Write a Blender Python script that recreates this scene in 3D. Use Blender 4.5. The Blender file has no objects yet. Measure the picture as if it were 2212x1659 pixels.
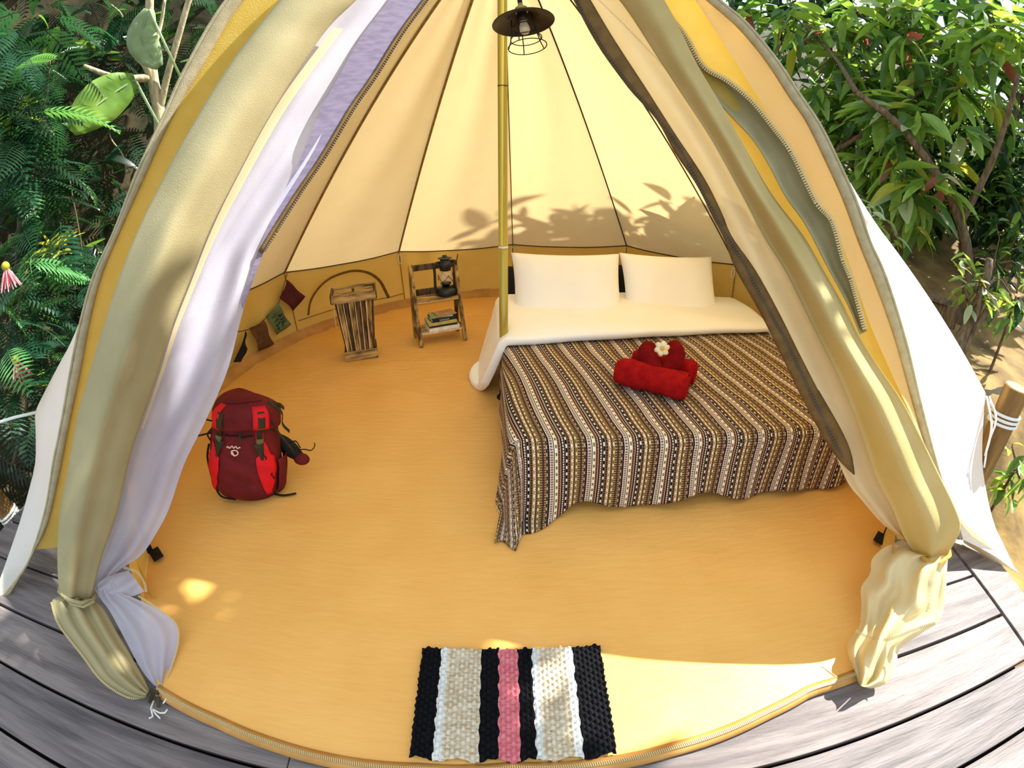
import bpy, math, random
from mathutils import Vector, Matrix, Euler, noise as mnoise
random.seed(7)
PI = math.pi
SC = bpy.context.scene
COL = SC.collection

# ------------------------------------------------------------------ camera (wide action-camera lens, 2212x1659)
F_PX, C3, PITCH, CAM_H = 1013.6, -0.03, 0.499, 1.4      # focal length in pixels, cubic lens term, pitch, height in metres
SENSOR = 36.0
MMPX = SENSOR / 2212.0
cam_data = bpy.data.cameras.new('camera')
cam_data.type = 'PANO'
cam_data.panorama_type = 'FISHEYE_LENS_POLYNOMIAL'
cam_data.sensor_fit = 'HORIZONTAL'
cam_data.sensor_width = SENSOR
cam_data.sensor_height = SENSOR * 1659 / 2212
f_mm = F_PX * MMPX
cam_data.fisheye_fov = math.radians(200)
cam_data.fisheye_polynomial_k0 = 0.0
cam_data.fisheye_polynomial_k1 = -1.0 / f_mm
cam_data.fisheye_polynomial_k2 = 0.0
cam_data.fisheye_polynomial_k3 = -C3 / f_mm ** 3
cam_data.fisheye_polynomial_k4 = 0.0
cam_data.clip_start = 0.01
camera = bpy.data.objects.new('camera', cam_data)
camera.location = (0, 0, CAM_H)
camera.rotation_euler = (PI / 2 - PITCH, 0, 0)
COL.objects.link(camera)
SC.camera = camera

# ------------------------------------------------------------------ sky, sun, exposure
world = bpy.data.worlds.new('world'); SC.world = world; world.use_nodes = True
wn = world.node_tree.nodes; wn['Background'].inputs['Color'].default_value = (0.80, 0.90, 1.0, 1)
wn['Background'].inputs['Strength'].default_value = 0.80
SUN_DIR = Vector((1.0, 0.44, 1.05)).normalized()          # towards the sun
sun_data = bpy.data.lights.new('sun', 'SUN'); sun_data.energy = 8.0; sun_data.angle = math.radians(0.6)
sun_data.color = (1.0, 0.95, 0.86)
sun = bpy.data.objects.new('sun', sun_data); sun.rotation_euler = SUN_DIR.to_track_quat('Z', 'Y').to_euler()
sun.location = SUN_DIR * 12; COL.objects.link(sun)
SC.view_settings.view_transform = 'Standard'
SC.view_settings.look = 'None'
SC.view_settings.exposure = 0.92
SC.view_settings.gamma = 1.0
SC.view_settings.use_curve_mapping = False

# ------------------------------------------------------------------ measuring helpers
O = Vector((0, 0, CAM_H))
def ray(px, py):
    x, y = px - 1106.0, 829.5 - py
    r = math.hypot(x, y) + 1e-9
    u = r / F_PX; t = u + C3 * u ** 3; s = math.sin(t) / r
    a, b, c = x * s, math.cos(t), y * s
    ct, st = math.cos(PITCH), math.sin(PITCH)
    return Vector((a, b * ct + c * st, -b * st + c * ct))
def at(px, py, dist): return O + ray(px, py) * dist
def atz(px, py, z):
    v = ray(px, py); return O + v * ((z - CAM_H) / v.z)
def aty(px, py, y):
    v = ray(px, py); return O + v * (y / v.y)
def near(px, py, A, B):
    """distance along the ray of a point at which it passes closest to the line A-B"""
    v = ray(px, py); w = B - A; n = O - A
    a, b, c = w.dot(w), w.dot(v), 1.0
    d1, e = w.dot(n), v.dot(n)
    den = a * c - b * b
    return (b * d1 - a * e) / den
CX, CY, APEX = -0.045, 2.39, Vector((-0.045, 2.39, 2.62))
def on_wall(px, py, r):
    v = ray(px, py); ox, oy = O.x - CX, O.y - CY
    a = v.x * v.x + v.y * v.y; b = 2 * (ox * v.x + oy * v.y); c = ox * ox + oy * oy - r * r
    t = (-b + math.sqrt(max(0, b * b - 4 * a * c))) / (2 * a)
    return O + v * t
def polar(deg, r, z): 
    a = math.radians(deg); return Vector((CX + r * math.sin(a), CY + r * math.cos(a), z))

# ------------------------------------------------------------------ materials
def lin(c):
    return tuple((v / 255 / 12.92 if v / 255 <= .04045 else ((v / 255 + .055) / 1.055) ** 2.4) for v in c) + (1.0,)
MATS = {}
def mat(name, rgb, rough=.8, rgb2=None, nscale=8.0, ndetail=4.0, stretch=None, bump=0.0, bscale=60.0, spec=.3, metal=0.0,
        trans=0.0, trans_rgb=None, clear=0.0, contrast=(.35, .65), bstretch=None, emis=0.0):
    """procedural material: base colour mottled by noise, noise relief, optional translucency (cloth, leaves) and open weave"""
    m = bpy.data.materials.new(name); m.use_nodes = True; MATS[name] = m
    nt = m.node_tree; N, L = nt.nodes, nt.links
    bs = N['Principled BSDF']; out = N['Material Output']
    bs.inputs['Roughness'].default_value = rough; bs.inputs['Metallic'].default_value = metal
    bs.inputs['Specular IOR Level'].default_value = spec
    co = N.new('ShaderNodeTexCoord')
    def mapped(st):
        if not st: return co.outputs['Object']
        mp = N.new('ShaderNodeMapping'); mp.inputs['Scale'].default_value = st
        L.new(co.outputs['Object'], mp.inputs['Vector']); return mp.outputs['Vector']
    colsock = None
    if rgb2:
        nz = N.new('ShaderNodeTexNoise'); nz.inputs['Scale'].default_value = nscale; nz.inputs['Detail'].default_value = ndetail
        L.new(mapped(stretch), nz.inputs['Vector'])
        rp = N.new('ShaderNodeValToRGB'); rp.color_ramp.elements[0].position = contrast[0]; rp.color_ramp.elements[1].position = contrast[1]
        rp.color_ramp.elements[0].color = lin(rgb); rp.color_ramp.elements[1].color = lin(rgb2)
        L.new(nz.outputs['Fac'], rp.inputs['Fac']); colsock = rp.outputs['Color']; L.new(colsock, bs.inputs['Base Color'])
    else: bs.inputs['Base Color'].default_value = lin(rgb)
    if bump:
        b = N.new('ShaderNodeBump'); b.inputs['Strength'].default_value = bump; b.inputs['Distance'].default_value = .01
        nb = N.new('ShaderNodeTexNoise'); nb.inputs['Scale'].default_value = bscale; nb.inputs['Detail'].default_value = 3
        L.new(mapped(bstretch or stretch), nb.inputs['Vector']); L.new(nb.outputs['Fac'], b.inputs['Height'])
        L.new(b.outputs['Normal'], bs.inputs['Normal'])
    sh = bs.outputs[0]
    if trans:
        tr = N.new('ShaderNodeBsdfTranslucent'); mx = N.new('ShaderNodeMixShader'); mx.inputs[0].default_value = trans
        if colsock and not trans_rgb: L.new(colsock, tr.inputs['Color'])
        else: tr.inputs['Color'].default_value = lin(trans_rgb or rgb)
        L.new(sh, mx.inputs[1]); L.new(tr.outputs[0], mx.inputs[2]); sh = mx.outputs[0]
    if clear:
        tp = N.new('ShaderNodeBsdfTransparent'); mx = N.new('ShaderNodeMixShader'); mx.inputs[0].default_value = clear
        L.new(sh, mx.inputs[1]); L.new(tp.outputs[0], mx.inputs[2]); sh = mx.outputs[0]
    if emis:
        bs.inputs['Emission Color'].default_value = lin(rgb); bs.inputs['Emission Strength'].default_value = emis
    L.new(sh, out.inputs['Surface'])
    return m

# ------------------------------------------------------------------ mesh helpers
WM = {}                                                    # world matrix of every empty and part
class MB:
    def __init__(s): s.v, s.f, s.uv = [], [], None
    def add(s, v, f):
        n = len(s.v); s.v += [Vector(p) for p in v]; s.f += [tuple(i + n for i in q) for q in f]; return s
    def box(s, c, size, rot=None, taper=None):
        c = Vector(c); hx, hy, hz = (k / 2 for k in size); pts = []
        for z in (-1, 1):
            k = (taper if (taper and z > 0) else (1, 1))
            for x, y in ((-1, -1), (1, -1), (1, 1), (-1, 1)):
                p = Vector((x * hx * k[0], y * hy * k[1], z * hz)); p = (rot @ p) if rot else p; pts.append(c + p)
        return s.add(pts, [(3, 2, 1, 0), (4, 5, 6, 7), (0, 1, 5, 4), (1, 2, 6, 5), (2, 3, 7, 6), (3, 0, 4, 7)])
    def bar(s, a, b, w, h, up=Vector((0, 0, 1))):
        a, b = Vector(a), Vector(b); d = (b - a); l = d.length; d.normalize()
        x = d.cross(up)
        if x.length < 1e-4: x = d.cross(Vector((1, 0, 0)))
        x.normalize(); y = x.cross(d); m = Matrix((x, d, y)).transposed()
        return s.box((a + b) / 2, (w, l, h), m)
    def tube(s, path, r, n=8, closed=False, cap=True, flat=1.0):
        path = [Vector(p) for p in path]; k = len(path); rs = r if isinstance(r, (list, tuple)) else [r] * k
        tang = []
        for i in range(k):
            a = path[(i - 1) % k] if (closed or i > 0) else path[i]; b = path[(i + 1) % k] if (closed or i < k - 1) else path[i]
            tang.append((b - a).normalized())
        t = tang[0]; ref = Vector((0, 0, 1)) if abs(t.z) < .9 else Vector((1, 0, 0))
        nx = (ref - t * ref.dot(t)).normalized(); rings = []
        for i in range(k):
            t = tang[i]; nx = (nx - t * nx.dot(t)).normalized(); ny = t.cross(nx)
            rings.append([path[i] + nx * (math.cos(2 * PI * j / n) * rs[i]) * flat + ny * (math.sin(2 * PI * j / n) * rs[i]) for j in range(n)])
        v = [p for q in rings for p in q]; f = []
        for i in range(k if closed else k - 1):
            a, b = i * n, ((i + 1) % k) * n
            f += [(a + j, a + (j + 1) % n, b + (j + 1) % n, b + j) for j in range(n)]
        if cap and not closed: f += [tuple(range(n - 1, -1, -1)), tuple(range((k - 1) * n, k * n))]
        return s.add(v, f)
    def lathe(s, prof, n=20, c=(0, 0, 0), m=None, cap=True):
        c = Vector(c); v = []
        for r, z in prof:
            for j in range(n):
                p = Vector((r * math.cos(2 * PI * j / n), r * math.sin(2 * PI * j / n), z)); v.append(c + (m @ p if m else p))
        f = []
        for i in range(len(prof) - 1):
            f += [(i * n + j, i * n + (j + 1) % n, (i + 1) * n + (j + 1) % n, (i + 1) * n + j) for j in range(n)]
        if cap: f += [tuple(range(n - 1, -1, -1)), tuple(range((len(prof) - 1) * n, len(prof) * n))]
        return s.add(v, f)
    def grid(s, rows, closed=False):
        """rows: list of equally long point lists"""
        n = len(rows[0]); v = [p for q in rows for p in q]; f = []
        for i in range(len(rows) - 1):
            for j in range(n if closed else n - 1):
                k = (j + 1) % n
                f.append((i * n + j, i * n + k, (i + 1) * n + k, (i + 1) * n + j))
        return s.add(v, f)
    def sphere(s, c, r, n=12, m=8, sc=(1, 1, 1)):
        c = Vector(c); rows = []
        for i in range(m + 1):
            a = -PI / 2 + PI * i / m
            rows.append([c + Vector((r * sc[0] * math.cos(a) * math.cos(2 * PI * j / n), r * sc[1] * math.cos(a) * math.sin(2 * PI * j / n), r * sc[2] * math.sin(a))) for j in range(n)])
        return s.grid(rows, True)
    def mesh(s, name, m, smooth=False):
        me = bpy.data.meshes.new(name); me.from_pydata([tuple(p) for p in s.v], [], s.f); me.update()
        if s.uv:
            ul = me.uv_layers.new(name='uv')
            for lp in me.loops: ul.data[lp.index].uv = s.uv[lp.vertex_index]
        if smooth: me.polygons.foreach_set('use_smooth', [True] * len(me.polygons))
        if m: me.materials.append(MATS[m] if isinstance(m, str) else m)
        return me
    def build(s, name, m, parent=None, smooth=False, local=False, solid=0.0, subsurf=0, bevel=0.0, base=None):
        """one mesh object; verts are world coordinates unless local"""
        off = None
        if parent is None:
            b = Vector(base) if base is not None else Vector((sum(p.x for p in s.v) / len(s.v), sum(p.y for p in s.v) / len(s.v), min(p.z for p in s.v)))
            if not local: s.v = [p - b for p in s.v]
            off = b
        elif not local:
            inv = WM[parent.name].inverted(); s.v = [inv @ p for p in s.v]
        ob = bpy.data.objects.new(name, s.mesh(name, m, smooth)); COL.objects.link(ob)
        if parent is None:
            ob.location = off; WM[ob.name] = Matrix.Translation(off)
        else:
            ob.parent = parent; WM[ob.name] = WM[parent.name].copy()
        if bevel:
            md = ob.modifiers.new('bevel', 'BEVEL'); md.width = bevel; md.segments = 2; md.limit_method = 'ANGLE'
        if solid:
            md = ob.modifiers.new('thick', 'SOLIDIFY'); md.thickness = solid; md.offset = 0
        if subsurf:
            md = ob.modifiers.new('smooth', 'SUBSURF'); md.levels = subsurf; md.render_levels = subsurf
        return ob
def tag(o, label=None, cat=None, group=None, kind=None):
    if label: o['label'] = label
    if cat: o['category'] = cat
    if group: o['group'] = group
    if kind: o['kind'] = kind
    return o
def empty(name, loc, label=None, cat=None, group=None, rz=0.0, rx=0.0, ry=0.0):
    o = bpy.data.objects.new(name, None); COL.objects.link(o); o.location = loc; o.rotation_euler = (rx, ry, rz); o.empty_display_size = .1
    WM[o.name] = Matrix.LocRotScale(Vector(loc), Euler((rx, ry, rz)), None)
    return tag(o, label, cat, group)
def inst(name, me, parent, M):
    """another object on shared mesh data; M is a world matrix"""
    ob = bpy.data.objects.new(name, me); COL.objects.link(ob)
    if parent: ob.parent = parent; ob.matrix_basis = WM[parent.name].inverted() @ M
    else: ob.matrix_basis = M
    return ob
def crom(pts, n):
    """n samples along a Catmull-Rom curve through pts (tuples), even in arc length of the control polygon"""
    P = [Vector(p) for p in pts]; k = len(P)
    d = [0.0]
    for i in range(1, k): d.append(d[-1] + (P[i] - P[i - 1]).length)
    out = []
    for q in range(n):
        t = d[-1] * q / (n - 1); i = 0
        while i < k - 2 and d[i + 1] < t: i += 1
        u = (t - d[i]) / max(1e-9, d[i + 1] - d[i])
        a = P[i - 1] if i > 0 else P[i] * 2 - P[i + 1]; b, c = P[i], P[i + 1]; e = P[i + 2] if i + 2 < k else P[i + 1] * 2 - P[i]
        out.append(.5 * ((2 * b) + (c - a) * u + (2 * a - 5 * b + 4 * c - e) * u * u + (3 * b - a - 3 * c + e) * u ** 3))
    return out
def strip(Lp, Rp, spine, n=40, m=10, off=0.0, bulge=0.0, closed=False, folds=None, offR=0.0, offL=0.0, back=1.0):
    """cloth hung between two edges measured in the photograph, at the depth of a 3-D line; rows of world points"""
    L, R = crom([p + (0,) for p in Lp], n), crom([p + (0,) for p in Rp], n); rows = []
    A, B = spine
    for i in range(n):
        l, r = L[i], R[i]; t = i / (n - 1)
        dl, dr = near(l.x, l.y, A, B) + offL, near(r.x, r.y, A, B) + offR
        row = []
        cnt = 2 * m if closed else m + 1
        for j in range(cnt):
            if closed:
                a = 2 * PI * j / cnt; s = .5 - .5 * math.cos(a); bb = math.sin(a)
            else:
                s = j / m; bb = math.sin(PI * s)
            w = (at(l.x, l.y, dl) - at(r.x, r.y, dr)).length
            dd = dl + (dr - dl) * s + off - bulge * bb * (min(1, w / .25) if closed else 1) * ((1 + (back - 1) * t) if bb < 0 else 1)
            if folds and bb > 0: dd += folds(s, t) * (min(1, bb * 2))
            row.append(at(l.x + (r.x - l.x) * s, l.y + (r.y - l.y) * s, dd))
        rows.append(row)
    return rows
def fbm(p, sc, seed=0.0): return mnoise.noise(Vector((p[0] * sc + seed, p[1] * sc + seed * 1.7, p[2] * sc - seed)))
# ------------------------------------------------------------------ materials of the place
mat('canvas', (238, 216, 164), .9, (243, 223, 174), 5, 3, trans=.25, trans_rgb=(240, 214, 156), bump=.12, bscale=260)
mat('canvas_wall', (224, 184, 96), .9, (230, 192, 108), 5, 3, trans=.26, trans_rgb=(232, 182, 76), bump=.12, bscale=260)  # same canvas as the roof, orange bounce from the floor put into its colour
mat('canvas_door_shade', (156, 146, 108), .85, (166, 156, 118), 6, 3, trans=.10, trans_rgb=(206, 186, 120), bump=.15, bscale=240)  # door canvas with its shade put into the olive grey
mat('canvas_door_sun', (186, 168, 112), .85, (196, 178, 124), 6, 3, trans=.26, trans_rgb=(224, 200, 120), bump=.15, bscale=240)  # lighter copy of the door canvas, sunlight put into its colour
mat('canvas_side', (232, 206, 116), .9, (222, 194, 98), 14, 4, trans=.55, trans_rgb=(240, 212, 108), bump=.2, bscale=200)  # side strips: light coming through the canvas put into the yellow
mat('canvas_glow', (242, 220, 160), .9, (246, 226, 172), 10, 4, trans=.62, trans_rgb=(248, 222, 150), bump=.2, bscale=200)  # brighter canvas copy, glow of light through the cloth put into its colour
mat('canvas_out', (246, 243, 234), .9, (250, 248, 242), 6, 3, trans=.42, trans_rgb=(248, 230, 184), bump=.1, bscale=240)  # outer face whitened, the glare of sunlight put into its colour
mat('canvas_tail_sun', (224, 208, 160), .9, (232, 218, 174), 8, 3, trans=.3, trans_rgb=(232, 208, 130), bump=.15, bscale=240)  # door canvas lightened once more so the sunlit tail turns white
mat('hem_tape', (186, 174, 140), .9, (170, 158, 124), 30, 3, bump=.2, bscale=300, trans=.1)
mat('seam_tape', (150, 118, 50), .9, (130, 100, 40), 30, 2)
mat('seam_dark', (74, 56, 34), .9)
mat('mesh_white', (192, 192, 212), .8, (206, 206, 222), 4, 3, trans=.3, clear=.12, bump=.2, bscale=400)
mat('mesh_purple', (112, 104, 128), .8, (132, 122, 148), 20, 3, clear=.08, bump=.3, bscale=400, stretch=(1, 1, 4))
mat('mesh_beige', (232, 216, 172), .8, (238, 224, 184), 4, 3, trans=.42, clear=.12, bump=.2, bscale=400)
mat('tape_brown', (120, 92, 50), .85, (100, 76, 40), 20, 3, bump=.2, bscale=200, trans=.08)
mat('zip_teeth', (196, 176, 124), .45, spec=.5)
mat('zip_dark', (60, 52, 36), .5, spec=.5)
mat('groundsheet', (234, 180, 98), .45, (228, 172, 90), 3, 4, bump=.28, bscale=9, bstretch=(1, 4, 1), spec=.3)
mat('ground_lip', (196, 146, 80), .6, (180, 130, 66), 9, 3)
mat('deck', (116, 108, 108), .62, (78, 72, 73), 5, 6, stretch=(.5, 6, 1), bump=.35, bscale=22, spec=.35)
mat('deck_light', (128, 119, 117), .6, (90, 82, 82), 4, 6, stretch=(.5, 6, 1), bump=.35, bscale=22, spec=.35)
mat('joist', (40, 34, 30), .9)
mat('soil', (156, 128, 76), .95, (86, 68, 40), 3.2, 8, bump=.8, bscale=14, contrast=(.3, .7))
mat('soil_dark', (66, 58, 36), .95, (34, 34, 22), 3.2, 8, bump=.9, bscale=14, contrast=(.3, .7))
mat('rope', (226, 226, 222), .8, bump=.3, bscale=300)
mat('black', (16, 15, 17), .7)
mat('log', (150, 116, 66), .75, (108, 80, 44), 5, 5, stretch=(4, 4, .6), bump=.3, bscale=30)
mat('log_end', (206, 178, 120), .8, (176, 142, 88), 14, 3)

# ------------------------------------------------------------------ deck: boards running across the picture
deck = MB()
deck.box((-.33, 1.6, -.22), (4.8, 4.9, .24))
floor = deck.build('floor', 'joist'); floor['kind'] = 'structure'
PW = .2394; y = .777 + 15 * PW; i = 0
while y > -1.2:
    x0, x1 = -2.75, 2.075
    cut = [x0, x1] if i % 3 != 1 else [x0, -.4 + .3 * math.sin(i * 2.3), x1]
    for a, b in zip(cut, cut[1:]):
        p = MB(); p.box(((a + b) / 2, y - PW / 2, -.0225 + random.uniform(-.0015, .0015)), (b - a - .004, PW - .013, .035))
        p.build('plank', 'deck' if i % 2 else 'deck_light', floor, bevel=.003)
    y -= PW; i += 1
tb = MB(); tb.box((2.20, 1.5, -.018), (.235, 5.2, .044)); t_ = tb.build('trim_1', 'deck_light', bevel=.004); t_['kind'] = 'structure'

# ------------------------------------------------------------------ ground: a slope that climbs behind and to the left
def gz(x, y):
    z = -.55
    if x < -2.9: z += .55 * (1 - math.exp(-( -2.9 - x) * 1.2)) + .22 * max(0, -3.6 - x)
    if y > 4.6: z += .45 * (y - 4.6) * (1 if y < 9 else 1) 
    if x > 2.5:
        S = lambda t: max(0, min(1, t)) ** 2 * (3 - 2 * max(0, min(1, t)))
        z += S((x - 2.5) / 1.0) * (.12 + .72 * S((y - .9) / 1.3) + .22 * max(0, min(y, 4.6) - 2.2)) + .12 * max(0, x - 4.5)
    z += .10 * fbm((x, y, 0), .9, 3) + .05 * fbm((x, y, 0), 2.7, 9)
    return z
g = MB(); rows = []
for iy in range(110):
    yy = -4 + 22 * (iy / 109) ** 1.2
    rows.append([Vector((-13 + 26 * ix / 139, yy, gz(-13 + 26 * ix / 139, yy))) for ix in range(140)])
g.grid(rows); gr = g.build('ground', 'soil_dark', smooth=True); gr['kind'] = 'structure'

# ------------------------------------------------------------------ bell tent
tent = empty('bell_tent', (CX, CY, 0), 'cream canvas bell tent with both door flaps tied open', 'tent')
VL, VR = Vector((-2.18, 1.21, .60)), Vector((2.36, 1.37, .60))
PEGL, PEGR = Vector((-2.26, .61, .01)), Vector((2.39, .69, .01))
eave = [VL, polar(-90, 2.06, .59), polar(-60.8, 2.0, .565), polar(-29.3, 2.0, .51), polar(1.5, 2.0, .50), polar(32.2, 2.0, .575), polar(62.3, 2.0, .635), polar(88, 2.15, .63), VR]
foot = [Vector((-2.10, 1.25, 0)), polar(-90, 2.01, 0), polar(-60.8, 1.955, 0), polar(-29.3, 1.92, 0), polar(1.5, 2.0, 0), polar(32.2, 2.0, 0), polar(62.3, 2.05, 0), polar(88, 2.12, 0), Vector((2.28, 1.42, 0))]
TOPR = .05
def roof_pt(a, b, s, t, sag=.055):
    """a, b eave corners, s across, t down from the apex"""
    e = a.lerp(b, s); e = e + Vector((0, 0, -.028 * math.sin(PI * s)))
    p = APEX.lerp(e, t); c = (Vector((CX, CY, p.z)) - p); 
    if c.length > 1e-6: c.normalize()
    return p + c * (sag * math.sin(PI * t) * (.35 + .65 * math.sin(PI * s)) * 1.0) + c * .012 * math.sin(PI * s) * math.sin(s * 9 + t * 7)
ROOFPTS = []
for k in range(len(eave) - 1):
    a, b = eave[k], eave[k + 1]
    m = MB(); m.grid([[roof_pt(a, b, j / 12, .02 + .98 * i / 24) for j in range(13)] for i in range(25)])
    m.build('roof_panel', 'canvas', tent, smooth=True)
    fa, fb = foot[k], foot[k + 1]
    w = MB(); rows = []
    for i in range(9):
        t = i / 8
        row = []
        for j in range(25):
            s = j / 24; top = roof_pt(a, b, s, 1.0); bot = fa.lerp(fb, s)
            out = (Vector((CX, CY, 0)) - bot); out.z = 0; out.normalize()
            bot = bot - out * .06 * math.sin(PI * s)
            p = top.lerp(bot, t); p += out * .018 * math.sin(s * 23 + t * 5 + k) * math.sin(PI * t) * math.sin(PI * s)
            row.append(p)
        rows.append(row)
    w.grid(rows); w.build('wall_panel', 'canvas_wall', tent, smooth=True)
    # eave piping and the mud-wall lip along the floor
    e = MB(); e.tube([roof_pt(a, b, j / 16, 1.0) + (Vector((CX, CY, .5)) - roof_pt(a, b, j / 16, 1.0)).normalized() * .008 for j in range(17)], .0045, 6)
    e.build('eave_piping', 'seam_dark', tent, smooth=True)
    lip = MB(); lp = []
    for j in range(25):
        q = rows[8][j]; inn = (Vector((CX, CY, 0)) - q); inn.z = 0; inn.normalize()
        lp.append([q + inn * .004 + Vector((0, 0, .075)), q + inn * .012 + Vector((0, 0, .045)), q + inn * .03 + Vector((0, 0, .02)), q + inn * .07 + Vector((0, 0, .009))])
    lip.grid(lp); lip.build('floor_lip', 'ground_lip', tent, smooth=True)
for k in range(1, len(eave) - 1):
    a = eave[k]
    m = MB(); pts = []
    for i in range(25):
        t = .03 + .97 * i / 24; p = roof_pt(a, a, 0, t); p2 = Vector(p); c = (Vector((CX, CY, p.z - .4)) - p).normalized(); pts.append(p2 + c * .010)
    wd = .008 if k in (2, 3) else .005
    m.tube(pts, wd, 6); m.build('roof_seam', 'seam_tape' if k in (2, 3, 4) else 'seam_dark', tent, smooth=True)
    s = MB(); q, f_ = a, foot[k]; c = (Vector((CX, CY, .3)) - q); c.z = 0; c.normalize()
    s.tube([q.lerp(f_, j / 6) + c * .008 for j in range(7)], .004, 6); s.build('wall_seam', 'seam_tape', tent, smooth=True)
# hanging loops under the eave
for k in (3, 4, 6):
    q = eave[k]; c = (Vector((CX, CY, q.z)) - q).normalized() * .03; u = Vector((0, 0, 1)).cross(c).normalized()
    m = MB(); m.tube([q + c + Vector((0, 0, -.02 - .09 * (1 - math.cos(a)) / 2)) + u * .016 * math.sin(a) for a in [2 * PI * i / 14 for i in range(14)]], .0035, 6, closed=True)
    m.build('hanging_loop', 'rope', tent, smooth=True)
# groundsheet
edge = [(-150, 2.237), (-143, 2.18), (-132, 2.06), (-116, 2.06), (-90, 2.03), (-75, 2.0), (-60, 1.99), (-45, 1.97), (-30, 1.96), (-15, 2.01), (0, 2.03), (15, 2.05), (30, 2.04), (45, 2.07), (60, 2.07), (75, 2.1), (90, 2.14), (105, 2.2), (118, 2.2), (132, 2.14), (141, 2.2), (147.2, 2.225), (152, 2.128), (157, 2.087), (166, 2.04), (174, 2.016), (178.7, 2.004), (186, 2.03), (193.5, 2.08), (197.7, 2.11), (203.1, 2.155), (210, 2.237)]
def edge_r(deg):
    while deg < -150: deg += 360
    while deg > 210: deg -= 360
    for (a, r), (b, q) in zip(edge, edge[1:]):
        if a <= deg <= b: return r + (q - r) * (deg - a) / (b - a)
    return 2.1
gs = MB(); rows = []
for i in range(41):
    t = i / 40; row = []
    for j in range(180):
        dg = -150 + 2 * j; r = edge_r(dg) * (.002 + .998 * t); p = polar(dg, r, .006)
        ridge = abs(fbm((p.x * .55, p.y * 2.0, 0), 1.7, 5)); ridge = math.exp(-(ridge / .05) ** 2)
        p.z += .0022 * fbm(p, 3.0, 1) + .006 * ridge * (1 if t < .97 else .2) + .003
        row.append(p)
    rows.append(row)
gs.grid(rows, True); gs.build('groundsheet', 'groundsheet', tent, smooth=True)
# zip along the door sill
sill = [polar(d_, edge_r(d_) + .004, .018) for d_ in [147.2 + (210 - 147.2) * i / 60 for i in range(61)]]
m = MB(); m.grid([[p + Vector((0, .02, -.006)), p + Vector((0, 0, .001)), p + Vector((0, -.022, -.012))] for p in sill]); m.build('sill_tape', 'ground_lip', tent, smooth=True, solid=.003)
m = MB()
sl = crom([tuple(p) for p in sill], 380)
for i in range(0, 379):
    d_ = (sl[i + 1] - sl[i]).normalized(); m.bar(sl[i] + Vector((0, -.006, .003)), sl[i] + d_ * .0032 + Vector((0, .006, .003)), .0034, .005)
tag(m.build('sill_zip', 'zip_teeth', tent), kind='stuff')
# ------------------------------------------------------------------ tent door: side walls, hems, canvas flaps and mesh flaps
TL, TR = Vector((-1.50, .58, .22)), Vector((1.56, .76, .26))
SP_HL, SP_HR = (APEX, PEGL), (APEX, PEGR)
HemL0 = [(800, -150), (610, -120), (489, 0), (398, 152), (354, 250), (297, 371), (247, 500), (203, 595), (174, 696), (152, 804), (139, 880), (127, 943), (115, 1000), (99, 1099), (68, 1199), (44, 1242), (2, 1294)]
HemL1 = [(830, -140), (650, -110), (526, 0), (432, 152), (364, 270), (310, 388), (259, 500), (218, 601), (193, 702), (174, 804), (152, 905), (143, 950), (133, 1000), (117, 1075), (100, 1140), (75, 1187), (20, 1290)]
HemR1 = [(1340, -150), (1480, -70), (1554, 0), (1611, 48), (1676, 126), (1728, 204), (1772, 270), (1811, 348), (1850, 435), (1880, 522), (1908, 583), (1934, 659), (1961, 752), (1984, 851), (2007, 941), (2035, 1040), (2062, 1110), (2078, 1165)]
HemR0 = [(1330, -140), (1450, -60), (1530, 4), (1590, 56), (1650, 126), (1705, 210), (1741, 262), (1785, 352), (1822, 435), (1853, 520), (1881, 590), (1915, 680), (1941, 760), (1968, 860), (1992, 945), (2022, 1042), (2050, 1112), (2070, 1165)]
def hem3d(px, spine, n=60, off=0.0):
    return [at(p.x, p.y, near(p.x, p.y, *spine) + off) for p in crom([q + (0,) for q in px], n)]
def put(name, rows, m, closed=False, solid=.0, par=tent):
    b = MB(); b.grid(rows, closed); return b.build(name, m, par, smooth=True, solid=solid)
put('door_hem', strip(HemL0, HemL1, SP_HL, 60, 4, bulge=.01), 'hem_tape', solid=.006)
put('door_hem', strip(HemR0, HemR1, SP_HR, 60, 4, bulge=.01), 'hem_tape', solid=.006)
for px, sp, o_ in ((HemL0, SP_HL, -.004), (HemR1, SP_HR, -.004)):
    b = MB(); b.tube(hem3d(px, sp, 70, o_), .006, 6); b.build('hem_piping', 'hem_tape', tent, smooth=True)
# outer side walls between the door hem and the first guyed corner
def flank(hem_px, spine, V, G, edge_px, side):
    Hs = hem3d(hem_px, spine, 240, .004); Es = [roof_pt(V, V, 0, .02 + .98 * i / 119) for i in range(120)]
    for p in crom([p + (0,) for p in edge_px], 60)[1:]: Es.append(at(p.x, p.y, near(p.x, p.y, V, G)))
    z0, z1 = min(Hs[0].z, Es[0].z), max(Hs[-1].z, Es[-1].z)
    def level(C, z):
        for p, q in zip(C, C[1:]):
            if (p.z - z) * (q.z - z) <= 0 and p.z != q.z: return p.lerp(q, (p.z - z) / (p.z - q.z))
        return C[0] if z > C[0].z else C[-1]
    zs = [z0 + (z1 - z0) * i / 63 for i in range(64)]
    H = [Hs[0]] + [level(Hs, z) for z in zs] + [Hs[-1]]; E_ = [Es[0]] + [level(Es, z) for z in zs] + [Es[-1]]
    rows = []
    for h, e in zip(H, E_):
        out = Vector((side * .8, -.35, .4))
        rows.append([h.lerp(e, j / 8) + out * (.02 * math.sin(PI * j / 8)) for j in range(9)])
    return rows
put('side_wall', flank(HemR1, SP_HR, VR, PEGR, [(2130, 850), (2125, 898), (2122, 997), (2134, 1079), (2150, 1139), (2172, 1200), (2196, 1236)], 1), 'canvas_out')
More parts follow.
